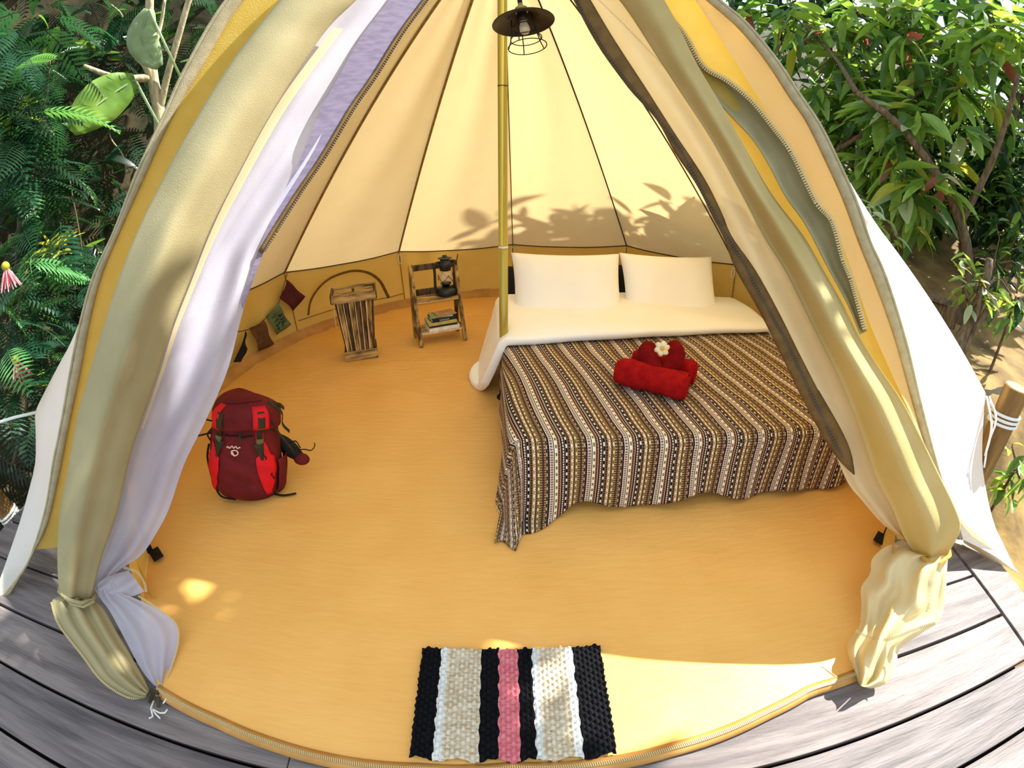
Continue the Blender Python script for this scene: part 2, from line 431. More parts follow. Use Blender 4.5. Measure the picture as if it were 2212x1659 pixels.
put('side_wall', flank(HemL0, SP_HL, VL, PEGL, [(75, 888), (77, 940), (76, 1000), (62, 1060), (42, 1130), (18, 1200), (0, 1250)], -1), 'canvas_out')
# low front wall on the right between the peg and the tied flap
b = MB(); rows = []
for i in range(9):
    s = i / 8; f0 = atz(2082, 1172, .012).lerp(PEGR, s); f1 = at(2072, 1120, near(2072, 1120, *SP_HR)).lerp(at(2178, 1215, near(2178, 1215, VR, PEGR)), s)
    rows.append([f0 + Vector((0, -.02 * math.sin(PI * s), 0)), f0.lerp(f1, .5), f1])
b.grid(rows); b.build('wall_skirt', 'canvas_out', tent, smooth=True, solid=.004)
# low walls on both sides of the door, behind the gathered flaps
for angs, top in (((107, 112, 118, 125, 132, 138), .46), ((-106, -112, -118, -125, -132, -139), .46)):
    rows = []
    for i, a in enumerate(angs):
        q = polar(a, edge_r(a) - .01, .01); c = (Vector((CX, CY, 0)) - q); c.z = 0; c.normalize(); h = top * (1.1 - .12 * i)
        rows.append([q, q + c * .02 + Vector((0, 0, h * .5)), q + c * .05 + Vector((0, 0, h))])
    put('door_wall', rows, 'canvas_wall')
# inner strips beside the hems, light through the canvas put into their yellow
yl1 = [(720, -130), (640, -60), (620, 30), (540, 152), (460, 270), (400, 388), (350, 500), (310, 601), (275, 702), (245, 804), (220, 905), (200, 1000), (180, 1100), (165, 1180)]
put('door_side_panel', strip(HemL1[:-1], yl1, SP_HL, 50, 6, off=.012), 'canvas_side')
yr0 = [(1215, -135), (1275, -80), (1362, 0), (1446, 126), (1498, 204), (1545, 282), (1612, 400), (1664, 500), (1710, 575), (1768, 690), (1815, 810), (1845, 918), (1870, 1022), (1900, 1095), (1940, 1165)]
put('door_side_panel', strip(yr0, HemR0, SP_HR, 50, 6, off=.012, offL=-.11), 'canvas_side')
yr1 = [(1440, -110), (1482, -40), (1528, 40), (1600, 150), (1650, 235), (1700, 330), (1745, 410), (1776, 452), (1808, 500), (1848, 609), (1881, 705), (1931, 818), (1971, 904), (2010, 1000), (2045, 1090)]
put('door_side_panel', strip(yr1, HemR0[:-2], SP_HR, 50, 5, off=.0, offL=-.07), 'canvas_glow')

SPL, SPR = (APEX, TL), (APEX, TR)
# left canvas flap, gathered at the tie, and its tail
cl0 = [(760, -150), (690, -90), (604, 0), (499, 135), (405, 287), (351, 388), (296, 500), (256, 604), (218, 721), (190, 816), (168, 895), (149, 1000), (130, 1100), (124, 1190), (126, 1258), (131, 1290)]
cl1 = [(880, -140), (830, -70), (770, 0), (700, 72), (591, 236), (499, 405), (452, 500), (411, 604), (373, 702), (342, 804), (301, 924), (278, 1000), (254, 1107), (222, 1199), (205, 1262), (196, 1294)]
def fl(s, t): return .020 * math.sin(s * 7 + t * 3) * min(1, t * 2) + .010 * math.sin(s * 17 + t * 5) * max(0, t - .35)
dcl = put('door_flap', strip(cl0, cl1, SPL, 80, 18, bulge=.10, closed=True, folds=fl), 'canvas_door_shade', True); tag(dcl, 'canvas door flap shaded olive grey, gathered at its tie')
tl0 = [(131, 1288), (111, 1302), (127, 1350), (175, 1413), (222, 1473), (278, 1505), (312, 1508)]
tl1 = [(196, 1294), (222, 1314), (254, 1369), (276, 1405), (294, 1437), (312, 1470), (322, 1492)]
SPT = (TL, Vector((-1.20, .47, .03)))
put('flap_tail', strip(tl0, tl1, SPT, 36, 26, bulge=.05, folds=lambda s, t: .018 * math.sin(s * 21 + t * 2) * (1 - .5 * t)), 'canvas_door_shade', solid=.005, par=dcl)
b = MB(); b.tube([at(x, y, near(x, y, *SPT) + o_) for x, y, o_ in [(128, 1278, -.05), (150, 1296, -.085), (175, 1303, -.085), (200, 1296, -.05), (208, 1280, .03), (165, 1268, .09), (128, 1270, .03)]], .008, 6, closed=True)
b.build('flap_tie', 'canvas_door_shade', tent, smooth=True)
b = MB(); b.tube([at(x, y, near(x, y, *SPT) - .075) for x, y in [(132, 1283), (155, 1305), (180, 1311), (204, 1299)]], .006, 6); b.build('flap_tie', 'canvas_door_shade', tent, smooth=True)
def zip_line(name, px, spine, off, n, size, m='zip_teeth', par=tent):
    P_ = hem3d(px, spine, n, off); b = MB()
    for i in range(n - 1):
        d_ = (P_[i + 1] - P_[i]); v = (P_[i] - O).normalized(); sd = d_.normalized().cross(v).normalized()
        b.bar(P_[i] - sd * size, P_[i] + sd * size, d_.length * .6, size * .8, up=v)
    return tag(b.build(name, m, par), kind='stuff')
zip_line('tail_zip', [(111, 1302), (127, 1350), (175, 1413), (222, 1473), (278, 1507), (318, 1503)], SPT, -.012, 90, .004, par=dcl)
# left mesh flap
SPM = (APEX, Vector((-1.44, .72, .24)))
ml0 = [(850, -150), (800, -80), (745, 0), (672, 90), (570, 236), (478, 405), (432, 500), (392, 604), (355, 702), (324, 804), (284, 924), (262, 1000), (240, 1107), (213, 1199), (200, 1262), (196, 1284)]
ml1 = [(1000, -150), (960, -70), (908, 8), (856, 80), (801, 168), (750, 242), (690, 343), (640, 420), (585, 506), (556, 553), (535, 633), (517, 702), (490, 804), (443, 911), (399, 1000), (365, 1099), (338, 1151), (306, 1199), (262, 1228), (214, 1270)]
dml = put('mesh_flap', strip(ml0, ml1, SPM, 80, 20, off=.05, folds=lambda s, t: .020 * math.sin(s * 11 + t * 3) * min(1, t * 3)), 'mesh_white'); tag(dml, 'white insect mesh flap gathered beside the canvas')
# darker doubled edge of the mesh and its zip
pu0 = [(905, -120), (880, -60), (840, 0), (780, 80), (730, 168), (690, 242), (655, 330), (620, 400), (590, 462), (566, 520), (545, 580), (520, 650)]
pu1 = [(985, -120), (955, -60), (912, 0), (858, 78), (803, 166), (752, 240), (692, 341), (642, 416), (600, 488), (572, 540), (550, 598), (524, 668)]
put('mesh_edge', strip(pu0, pu1, SPM, 50, 4, off=.035), 'mesh_purple', par=dml)
zip_line('mesh_zip', [(1000, -120), (966, -60), (922, 0), (868, 74), (814, 162), (763, 236), (703, 337), (652, 412), (596, 500), (568, 545)], SPM, .03, 150, .007, 'zip_dark', par=dml)
b = MB(); b.tube(hem3d([(996, -120), (962, -60), (917, 0), (863, 74), (808, 162), (757, 236), (697, 337), (646, 412), (591, 498), (562, 545)], SPM, 60, .034), .009, 6); b.build('zip_tape', 'tape_brown', dml, smooth=True)
cr0 = [(720, 60), (600, 225), (505, 398), (456, 500), (415, 604), (377, 702), (346, 804), (305, 924)]
cr1 = [(742, 62), (620, 232), (520, 408), (468, 508), (424, 612), (385, 710), (352, 810), (309, 928)]
put('mesh_border', strip(cr0, cr1, SPM, 40, 3, off=.022), 'mesh_beige', par=dml)
# tail of the mesh flap with its coil zip
mt0 = [(206, 1276), (222, 1300), (238, 1322), (270, 1381), (302, 1441), (330, 1478), (346, 1488)]
mt1 = [(246, 1246), (262, 1280), (290, 1292), (352, 1322), (381, 1350), (385, 1385), (372, 1435), (354, 1480)]
SPMT = (Vector((-1.42, .62, .22)), Vector((-1.15, .47, .03)))
put('mesh_tail', strip(mt0, mt1, SPMT, 30, 16, off=.03, folds=lambda s, t: .012 * math.sin(s * 13 + t * 4)), 'mesh_white', par=dml)
mu0 = [(210, 1262), (225, 1250), (248, 1240), (278, 1232)]
mu1 = [(214, 1290), (245, 1290), (285, 1288), (312, 1278)]
put('mesh_tail', strip(mu0, mu1, SPMT, 16, 10, off=.05, bulge=.03, folds=lambda s, t: .01 * math.sin(s * 11 + t * 6)), 'mesh_white', par=dml)
zip_line('tail_zip', [(300, 1288), (352, 1322), (381, 1350), (385, 1385), (372, 1435), (352, 1484)], SPMT, .022, 70, .004, par=dml)
zip_line('tail_zip', [(268, 1226), (296, 1236), (312, 1260), (316, 1280)], SPMT, .05, 30, .005, par=dml)
b = MB(); P_ = [atz(x, y, z_) for x, y, z_ in [(290, 1212, .12), (305, 1240, .06), (318, 1268, .03), (334, 1290, .02)]]; b.grid([[p + Vector((-.008, 0, 0)), p + Vector((.008, .004, 0))] for p in crom([tuple(q) for q in P_], 12)]); b.build('zip_strap', 'canvas_side', tent, solid=.004)
# zip sliders and their cord pulls where the two zips meet
b = MB(); q = atz(334, 1494, .02); b.box(q, (.035, .012, .012)); b.box(q + Vector((-.004, -.028, -.004)), (.010, .035, .005)); b.box(q + Vector((.03, -.030, -.004)), (.012, .04, .005), Euler((0, 0, .5)).to_matrix()); b.build('zip_slider', 'zip_dark', tent)
for path in ([(332, 1514), (326, 1530), (330, 1548), (322, 1552)], [(330, 1532), (345, 1540), (356, 1540), (362, 1532)], [(330, 1534), (338, 1544), (346, 1552)], [(352, 1520), (362, 1506), (372, 1498)]):
    b = MB(); b.tube([atz(x, y, .012) for x, y in path], .003, 6); b.build('pull_cord', 'rope', tent, smooth=True)

# right canvas flap, sunlit edge
fr0 = [(1180, -140), (1250, -80), (1337, 0), (1424, 130), (1476, 209), (1533, 296), (1598, 413), (1650, 513), (1696, 586), (1755, 705), (1815, 825), (1858, 931), (1895, 1037), (1924, 1091), (1956, 1167), (1985, 1206)]
fr1 = [(1330, -140), (1390, -70), (1452, 30), (1507, 140), (1560, 230), (1610, 320), (1668, 420), (1736, 510), (1782, 589), (1815, 646), (1858, 729), (1898, 792), (1948, 865), (1988, 941), (2025, 1017), (2063, 1095), (2075, 1143), (2046, 1200)]
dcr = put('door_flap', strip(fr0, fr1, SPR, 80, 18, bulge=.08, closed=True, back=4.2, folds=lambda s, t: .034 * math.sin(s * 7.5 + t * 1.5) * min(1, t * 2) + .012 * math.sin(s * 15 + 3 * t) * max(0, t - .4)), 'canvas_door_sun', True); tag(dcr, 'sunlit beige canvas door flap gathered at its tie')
# zip edged strip of the outer door, curling away from the flap
zs0 = [(1290, -110), (1340, -40), (1398, 26), (1459, 100), (1511, 174), (1580, 252), (1628, 304), (1663, 361), (1698, 426), (1741, 487), (1782, 566), (1832, 659), (1858, 722)]
zs1 = [(1350, -110), (1392, -20), (1450, 39), (1485, 83), (1520, 143), (1572, 174), (1624, 217), (1667, 270), (1711, 330), (1763, 435), (1798, 478), (1822, 560), (1840, 606), (1872, 716)]
put('zip_flap', strip(zs0, zs1, SPR, 60, 8, off=.09, bulge=-.05, folds=lambda s, t: .010 * math.sin(t * 60 + s * 3) * (1 - s)), 'canvas_door_shade', solid=.004, par=dcr)
zip_line('outer_zip', [(1386, -30), (1450, 39), (1485, 83), (1520, 143), (1572, 174), (1624, 217), (1667, 270), (1711, 330), (1763, 435), (1798, 478), (1822, 560), (1840, 606), (1870, 714)], SPR, .075, 170, .010, 'zip_teeth', par=dcr)
# right mesh flap with its brown zip tape
SPN = (APEX, Vector((1.44, .82, .24)))
mr0 = [(1150, -140), (1190, -80), (1262, 10), (1310, 92), (1376, 187), (1438, 272), (1490, 352), (1530, 430), (1562, 492), (1590, 548), (1610, 600), (1660, 690), (1700, 765), (1752, 881), (1795, 962), (1832, 1044), (1857, 1075), (1904, 1129), (1944, 1158), (1975, 1180)]
mr1 = [(1250, -120), (1290, -60), (1355, 20), (1440, 140), (1495, 220), (1552, 310), (1615, 425), (1668, 525), (1715, 600), (1775, 720), (1832, 840), (1875, 945), (1912, 1045), (1938, 1095), (1968, 1170), (1985, 1195)]
dmr = put('mesh_flap', strip(mr0, mr1, SPN, 80, 18, off=.06, folds=lambda s, t: .016 * math.sin(s * 8 + t * 3) * min(1, t * 3)), 'mesh_beige'); tag(dmr, 'pale insect mesh flap edged with brown tape')
tp0 = [(1190, -110), (1215, -50), (1246, 14), (1290, 96), (1355, 187), (1420, 261), (1455, 325), (1507, 403), (1540, 470), (1563, 512), (1588, 580), (1640, 672), (1686, 765), (1743, 881), (1786, 957), (1818, 1000), (1845, 1026)]
tp1 = [(1225, -110), (1248, -50), (1276, 0), (1328, 87), (1393, 187), (1454, 283), (1520, 383), (1560, 462), (1580, 510), (1633, 586), (1683, 676), (1722, 755), (1762, 831), (1815, 924), (1838, 977), (1846, 1024)]
put('zip_tape', strip(tp0, tp1, SPN, 70, 5, off=.045, bulge=.008, folds=lambda s, t: .006 * math.sin(t * 90) * (1 - s)), 'tape_brown', solid=.003, par=dmr)
zip_line('mesh_zip', [(1222, -50), (1252, 14), (1298, 96), (1362, 187), (1427, 261), (1480, 342), (1530, 440), (1568, 506), (1605, 566), (1655, 660), (1700, 740), (1745, 835), (1790, 930), (1822, 990)], SPN, .034, 190, .005, 'zip_dark', par=dmr)
# tail of the right bundle
tr0 = [(1985, 1200), (1944, 1178), (1915, 1180), (1884, 1207), (1880, 1238), (1860, 1270), (1862, 1318), (1856, 1353), (1829, 1397), (1845, 1449), (1856, 1480)]
tr1 = [(2048, 1200), (2045, 1240), (2043, 1278), (2031, 1338), (1995, 1365), (1944, 1401), (1938, 1430), (1930, 1452), (1912, 1477), (1884, 1487), (1866, 1484)]
SPRT = (TR, Vector((1.20, .52, .03)))
put('flap_tail', strip(tr0, tr1, SPRT, 50, 26, bulge=.075, folds=lambda s, t: .034 * math.sin(s * 15 + t * 5) + .020 * math.sin(t * 13 + s * 4) + .012 * math.sin(s * 31 - t * 8)), 'canvas_tail_sun', par=dcr)
zip_line('tail_zip', [(1850, 1362), (1870, 1374), (1900, 1380), (1925, 1380), (1990, 1355), (2022, 1346)], SPRT, -.09, 60, .005, par=dcr)
lb0 = [(1950, 1165), (1912, 1185), (1886, 1220), (1872, 1262), (1862, 1300), (1858, 1340)]
lb1 = [(1990, 1200), (1960, 1215), (1925, 1240), (1910, 1275), (1900, 1310), (1885, 1350)]
put('mesh_tail', strip(lb0, lb1, SPRT, 30, 10, off=.03, bulge=.03, folds=lambda s, t: .01 * math.sin(s * 9 + t * 12)), 'mesh_beige', par=dmr)
b = MB(); b.tube([at(x, y, near(x, y, *SPRT) + o_) for x, y, o_ in [(1984, 1198, -.05), (2008, 1216, -.09), (2030, 1216, -.09), (2052, 1200, -.04), (2050, 1186, .05), (2015, 1180, .1), (1985, 1184, .04)]], .008, 6, closed=True)
b.build('flap_tie', 'canvas_side', tent, smooth=True)
# black pegging loops at the groundsheet corners
for q, s_ in ((atz(330, 1203, .01), -1), (atz(1908, 1168, .01), 1)):
    b = MB(); b.box(q + Vector((.02 * -s_, .01, .012)), (.09, .05, .008), Euler((0, .15 * s_, .6 * s_)).to_matrix()); b.bar(q + Vector((.03 * s_, .02, .0)), q + Vector((.05 * s_, .05, .12)), .035, .006); b.build('peg_loop', 'black', tent)

# ------------------------------------------------------------------ centre pole
mat('pole', (188, 160, 62), .32, (160, 150, 60), 3, 3, stretch=(8, 8, .5), spec=.6, metal=.35, contrast=(.3, .7))
pole = empty('tent_pole', (CX, CY, .008), 'thin brass coloured steel pole holding up the centre of the tent', 'pole')
b = MB(); b.lathe([(.024, 0), (.024, .9), (.0235, .9), (.0235, 2.60)], 20); b.build('shaft', 'pole', pole, smooth=True, local=True)
b = MB(); b.lathe([(.0255, .885), (.0255, .895)], 20); b.build('collar', 'rope', pole, local=True)
b = MB(); b.lathe([(.0245, 1.70), (.0245, 1.704)], 20); b.build('joint_ring', 'seam_dark', pole, local=True)
b = MB(); b.lathe([(.045, 0), (.045, .006), (.03, .02), (.026, .05)], 20); b.build('foot', 'black', pole, local=True, smooth=True)
b = MB(); b.lathe([(.03, 2.55), (.05, 2.60), (.02, 2.66)], 20); b.build('cap', 'black', pole, local=True)
b = MB(); c_ = APEX + Vector((.02, .0, -.05)); b.tube([c_.lerp(eave[4] + Vector((0, -.04, -.0)), i / 10) for i in range(11)], .005, 6)

# ------------------------------------------------------------------ ropes, posts
def post(name, base, top, r, label, rope_z):
    e = empty(name, base, label, 'post'); b = MB(); ax = (top - base)
    b.tube([base + ax * (i / 8) for i in range(9)], [r * (1.06 - .08 * i / 8 + .02 * math.sin(i * 2)) for i in range(9)], 16); b.build('log', 'log', e, smooth=False)
    b = MB(); m_ = ax.to_track_quat('Z', 'Y').to_matrix(); b.lathe([(r * .93, 0), (r * .9, .006)], 16, top, m_); b.build('cut_end', 'log_end', e)
    for k in range(3):
        b = MB(); b.tube([base.lerp(top, rope_z + k * .018) + m_ @ Vector((r * 1.10 * math.cos(2 * PI * i / 20), r * 1.10 * math.sin(2 * PI * i / 20), .01 * math.sin(2 * PI * i / 20))) for i in range(20)], .009, 6, closed=True); b.build('rope_wrap', 'rope', e, smooth=True)
    return e
pr_top = at(2197, 838, 2.93); pr_base = Vector((pr_top.x - .0, pr_top.y - .02, -.75))
post('wooden_post', pr_base, pr_top, .075, 'short round wooden post with white rope beside the deck, right of the tent', .86)
pl_top = Vector((-2.93, 1.06, .28)); post('wooden_post', Vector((-2.78, 1.16, -.9)), pl_top, .06, 'weathered brown post at the left edge of the deck', .7)
def rope(path, r, label):
    b = MB(); b.tube(path, r, 6); return tag(b.build('guy_rope', 'rope', smooth=True), label, 'rope')
knot = pr_base.lerp(pr_top, .87)
rope([VR + Vector((-.02, 0, -.01)), VR.lerp(knot, .5) + Vector((0, 0, -.012)), knot + Vector((-.08, 0, .01))], .008, 'white guy rope tying the right corner of the tent to the round post')
rope(crom([tuple(VR + Vector((.02, .0, -.02))), tuple(at(2142, 920, 2.72)), tuple(at(2128, 985, 2.66))], 12), .006, 'loose white rope end hanging below the knot at the round post')
rope(crom([tuple(VR + Vector((.05, .0, -.02))), tuple(at(2152, 905, 2.72)), tuple(at(2134, 960, 2.68)), tuple(at(2126, 1010, 2.66))], 12), .005, 'thin white rope strand hanging down along the round post')
rope([VL + Vector((.02, 0, -.005)), at(30, 902, 2.62), at(-60, 932, 2.9)], .008, 'white guy rope running left from the corner of the tent')
# tent pegs
# ------------------------------------------------------------------ bed
mat('linen', (250, 244, 232), .9, (252, 248, 240), 4, 3, bump=.08, bscale=9)
mat('mattress', (236, 230, 216), .9, (228, 220, 204), 6, 3)
mat('bed_base', (30, 26, 26), .9)
mat('cushion_black', (20, 18, 22), .9, (30, 26, 32), 10, 3)
def stripes_material():
    m = bpy.data.materials.new('woven_stripes'); m.use_nodes = True; MATS['woven_stripes'] = m
    nt = m.node_tree; N, L = nt.nodes, nt.links; bs = N['Principled BSDF']; bs.inputs['Roughness'].default_value = .9; bs.inputs['Specular IOR Level'].default_value = .15
    uv = N.new('ShaderNodeUVMap'); uv.uv_map = 'uv'; sp = N.new('ShaderNodeSeparateXYZ'); L.new(uv.outputs[0], sp.inputs[0])
    def math_(op, a, b=None):
        n = N.new('ShaderNodeMath'); n.operation = op
        for i, q in enumerate((a, b)):
            if q is None: continue
            if isinstance(q, (int, float)): n.inputs[i].default_value = q
            else: L.new(q, n.inputs[i])
        return n.outputs[0]
    t = math_('FRACT', math_('MULTIPLY', math_('ADD', sp.outputs[0], 5.0), 1 / .150))
    def ramp(stops):
        r = N.new('ShaderNodeValToRGB'); cr = r.color_ramp; cr.interpolation = 'CONSTANT'
        while len(cr.elements) < len(stops): cr.elements.new(.5)
        for e, (p, c) in zip(cr.elements, stops): e.position = p; e.color = lin(c)
        L.new(t, r.inputs['Fac']); return r.outputs['Color']
    K, WH, PK, TAN, BR, RU, OL, GR, DB = (18, 13, 15), (232, 220, 196), (206, 176, 158), (176, 138, 92), (104, 76, 54), (146, 82, 48), (128, 106, 42), (112, 96, 86), (58, 42, 36)
    A = [(0, K), (.03, WH), (.045, PK), (.12, WH), (.135, K), (.16, WH), (.25, K), (.265, RU), (.31, PK), (.325, K), (.36, BR), (.42, K), (.44, GR), (.45, K), (.50, GR), (.515, BR), (.58, TAN), (.66, BR), (.70, OL), (.76, TAN), (.82, BR), (.86, K), (.88, TAN), (.93, DB), (.97, BR)]
    B = [(0, K), (.03, WH), (.045, DB), (.12, WH), (.135, K), (.16, OL), (.25, K), (.265, DB), (.31, PK), (.325, K), (.36, WH), (.42, K), (.44, GR), (.45, WH), (.50, GR), (.515, K), (.58, WH), (.66, K), (.70, WH), (.76, K), (.82, K), (.86, K), (.88, DB), (.93, PK), (.97, K)]
    f_, c2_, n_ = (128,) * 3, (255,) * 3, (0,) * 3
    Ln = [(0, n_), (.05, f_), (.075, n_), (.085, f_), (.112, n_), (.182, c2_), (.232, n_), (.27, f_), (.305, n_), (.375, f_), (.405, n_), (.455, c2_), (.495, n_), (.53, f_), (.57, n_), (.60, c2_), (.63, f_), (.655, n_), (.67, f_), (.69, n_), (.715, c2_), (.75, n_), (.77, f_), (.815, n_), (.83, f_), (.855, n_), (.885, f_), (.925, n_), (.945, c2_), (.965, n_), (.98, f_)]
    ca, cb, ln = ramp(A), ramp(B), ramp(Ln)
    lane = N.new('ShaderNodeSeparateColor'); L.new(ln, lane.inputs[0]); lv = lane.outputs[0]
    fine = math_('GREATER_THAN', math_('FRACT', math_('MULTIPLY', sp.outputs[1], 1 / .011)), .5)
    coarse = math_('GREATER_THAN', math_('FRACT', math_('MULTIPLY', sp.outputs[1], 1 / .030)), .55)
    isf = math_('MULTIPLY', math_('GREATER_THAN', lv, .1), math_('LESS_THAN', lv, .6)); isc = math_('GREATER_THAN', lv, .6)
    mk = math_('ADD', math_('MULTIPLY', isf, fine), math_('MULTIPLY', isc, coarse))
    mx = N.new('ShaderNodeMix'); mx.data_type = 'RGBA'; L.new(mk, mx.inputs[0]); L.new(ca, mx.inputs[6]); L.new(cb, mx.inputs[7]); L.new(mx.outputs[2], bs.inputs['Base Color'])
stripes_material()
BA = math.radians(2.5); BO = Vector((.035, 1.47, 0)); BW, BL, BT = 1.66, 1.86, .335
bx, by = Vector((math.cos(BA), math.sin(BA), 0)), Vector((-math.sin(BA), math.cos(BA), 0))
def bedp(u, v, z): return BO + bx * u + by * v + Vector((0, 0, z))
def rbox(b, u0, u1, v0, v1, z0, z1):
    m_ = Matrix((bx, by, Vector((0, 0, 1)))).transposed(); b.box(bedp((u0 + u1) / 2, (v0 + v1) / 2, (z0 + z1) / 2), (u1 - u0, v1 - v0, z1 - z0), m_); return b
bed = empty('bed', bedp(BW / 2, BL / 2, .012), 'low double bed with a thick mattress on a dark base', 'bed')
rbox(MB(), .06, BW - .06, .12, BL - .03, .014, .10).build('bed_base', 'bed_base', bed, bevel=.01)
rbox(MB(), .02, BW - .02, .03, BL, .10, BT).build('mattress', 'mattress', bed, bevel=.04)
def drape(u, v, W, top, r=.045, flare=.10, wav=None):
    a = -u if u < 0 else (W - u if u > W else 0.0)            # signed: left positive, right negative
    b_ = max(0.0, -v); e = math.hypot(a, b_)
    cu, cv = min(max(u, 0), W), max(v, 0)
    if e < 1e-6: return cu, cv, top
    k = 1.0
    dx, dy = -a / e, -b_ / e
    if a > 0 and b_ > 0:                                       # the corner falls towards the foot end
        cf = min(1, 4 * (a * b_ / (e * e)) ** 1.0); dx *= 1 - .55 * cf; flare = flare + .42 * cf
    q = r * PI / 2
    if e < q: ang = e / r; off, dz = r * math.sin(ang), -(r - r * math.cos(ang))
    else:
        h = e - q; fl_ = flare + (wav(u, v) if wav else 0) * min(1, h / .2); off, dz = r + h * fl_, -r - h * math.sqrt(max(.2, 1 - fl_ * fl_))
    z = top + dz
    if z < .02: off += (.02 - z) * .75; z = .02 + .004 * (1 + math.sin(e * 25))
    return cu + dx * off, cv + dy * off, z
# striped cover
cov = MB(); cov.uv = []; rows = []; NU, NV = 150, 110
def fold_v(u): return .84 + .20 * max(0, min(1, u / BW)) + .012 * math.sin(u * 7)
for i in range(NV + 1):
    row = []
    for j in range(NU + 1):
        u = -.40 + (BW + .40 + .22) * j / NU
        fr = .335 + .018 * math.sin(u * 6.2) + .02 * math.sin(u * 13 + 1) - .03 * math.exp(-((u - .24) / .09) ** 2) + .13 * math.exp(-((u + .12) / .2) ** 2)
        v = -fr + (fold_v(u) + .10 + fr) * i / NV
        if u < 0 and v > 0: u = u * (1 - .35 * min(1, v / .5))
        wav = lambda uu, vv: .10 * math.sin(uu * 9 + 1.2) * math.exp(-max(0, uu) * 1.1) + .05 * math.sin(uu * 21) if vv < 0 else .04 * math.sin(vv * 14)
        x, y_, z = drape(u, v, BW, BT + .022, wav=wav, flare=.10)
        if z > BT: z += .008 * fbm((u, v, 0), 3.5, 2) + .004 * fbm((u, v, 0), 9, 4)
        row.append(bedp(x, y_, z)); cov.uv.append((u + .17 * max(0, v) + .006 * math.sin(v * 9 + u * 3), v))
    rows.append(row)
cov.grid(rows); co = cov.build('bed_cover', 'woven_stripes', smooth=True, solid=.012); tag(co, 'brown striped woven bed cover with black and white bands', 'bed cover')
# white duvet folded back above the cover, spilling over the left side
du = MB(); rows = []
for i in range(41):
    s = i / 40; row = []
    for j in range(81):
        u = -.50 + (BW + .50 + .12) * j / 80
        v0 = fold_v(u) - .01; v = v0 + (1.62 - v0) * s
        if u < 0:
            hang = -u; k = math.sin(PI * min(1, max(0, .12 + s * .95))) ** .6
            u2 = -hang * (.30 + .70 * k); v = v + .10 * hang * (1 - 2 * s) * 1.2
        else: u2 = u
        x, y_, z = drape(u2, max(.001, v), BW, BT + .055, r=.06, flare=.36)
        edge_ = min(1, s / .10, (1 - s) / .08); 
        z = z + (.022 * math.sqrt(max(0, edge_)) if u > -.02 else .012) + .010 * fbm((u, v, 0), 3, 8) + .008 * math.sin(v * 18 + u * 5) * (.4 if u > 0 else 1)
        row.append(bedp(x, y_, max(.03, z)))
    rows.append(row)
du.grid(rows); d_ = du.build('duvet', 'linen', smooth=True, solid=.05, subsurf=1); tag(d_, 'white duvet folded back below the pillows and spilling over the bed side', 'duvet')
# pillows
def pillow(name, m_, w, h, t, M, label, cat='pillow', group=None, crump=.03):
    b = MB(); n, k = 26, 18; top, bot = [], []
    for i in range(k + 1):
        v = -1 + 2 * i / k; tr_, br_ = [], []
        for j in range(n + 1):
            u = -1 + 2 * j / n
            x = u * w / 2 * (1 - .055 * (1 - abs(v) ** 2) * abs(u) ** 3); z = v * h / 2 * (1 - .075 * (1 - abs(u) ** 2) * abs(v) ** 3)
            th = t / 2 * ((1 - abs(u) ** 3.0) * (1 - abs(v) ** 3.0)) ** .55 + .003 + crump * .5 * fbm((x, z, 0), 7, w * 9)*(1-abs(u)**4)*(1-abs(v)**4)
            tr_.append(M @ Vector((x, -th, z))); br_.append(M @ Vector((x, th, z)))
        top.append(tr_); bot.append(br_)
    b.grid(top); b.grid([r_[::-1] for r_ in bot])
    # stitch rim
    N1 = (n + 1) * (k + 1); idx = lambda i, j: i * (n + 1) + j; idb = lambda i, j: N1 + i * (n + 1) + (n - j)
    for j in range(n): b.f.append((idx(0, j + 1), idx(0, j), idb(0, j), idb(0, j + 1))); b.f.append((idx(k, j), idx(k, j + 1), idb(k, j + 1), idb(k, j)))
    for i in range(k): b.f.append((idx(i, 0), idx(i + 1, 0), idb(i + 1, 0), idb(i, 0))); b.f.append((idx(i + 1, n), idx(i, n), idb(i, n), idb(i + 1, n)))
    return tag(b.build(name, m_, smooth=True), label, cat, group)
def lean_matrix(c, lean, rz): return Matrix.Translation(c) @ Matrix.Rotation(rz, 4, 'Z') @ Matrix.Rotation(-lean, 4, 'X')
pillow('pillow', 'linen', .72, .54, .17, lean_matrix(Vector((.36, 2.90, .50)), .62, .03), 'white pillow leaning at the pole end of the bed')
pillow('pillow', 'linen', .70, .52, .17, lean_matrix(Vector((1.09, 3.00, .50)), .60, .05), 'white pillow leaning at the far right of the bed')
pillow('cushion', 'cushion_black', .84, .32, .13, lean_matrix(Vector((.335, 3.17, .44)), .45, .03), 'black cushion tucked behind the pillow nearer the pole', 'cushion')
pillow('cushion', 'cushion_black', .80, .32, .13, lean_matrix(Vector((1.10, 3.28, .44)), .45, .05), 'black cushion tucked behind the right hand pillow', 'cushion')

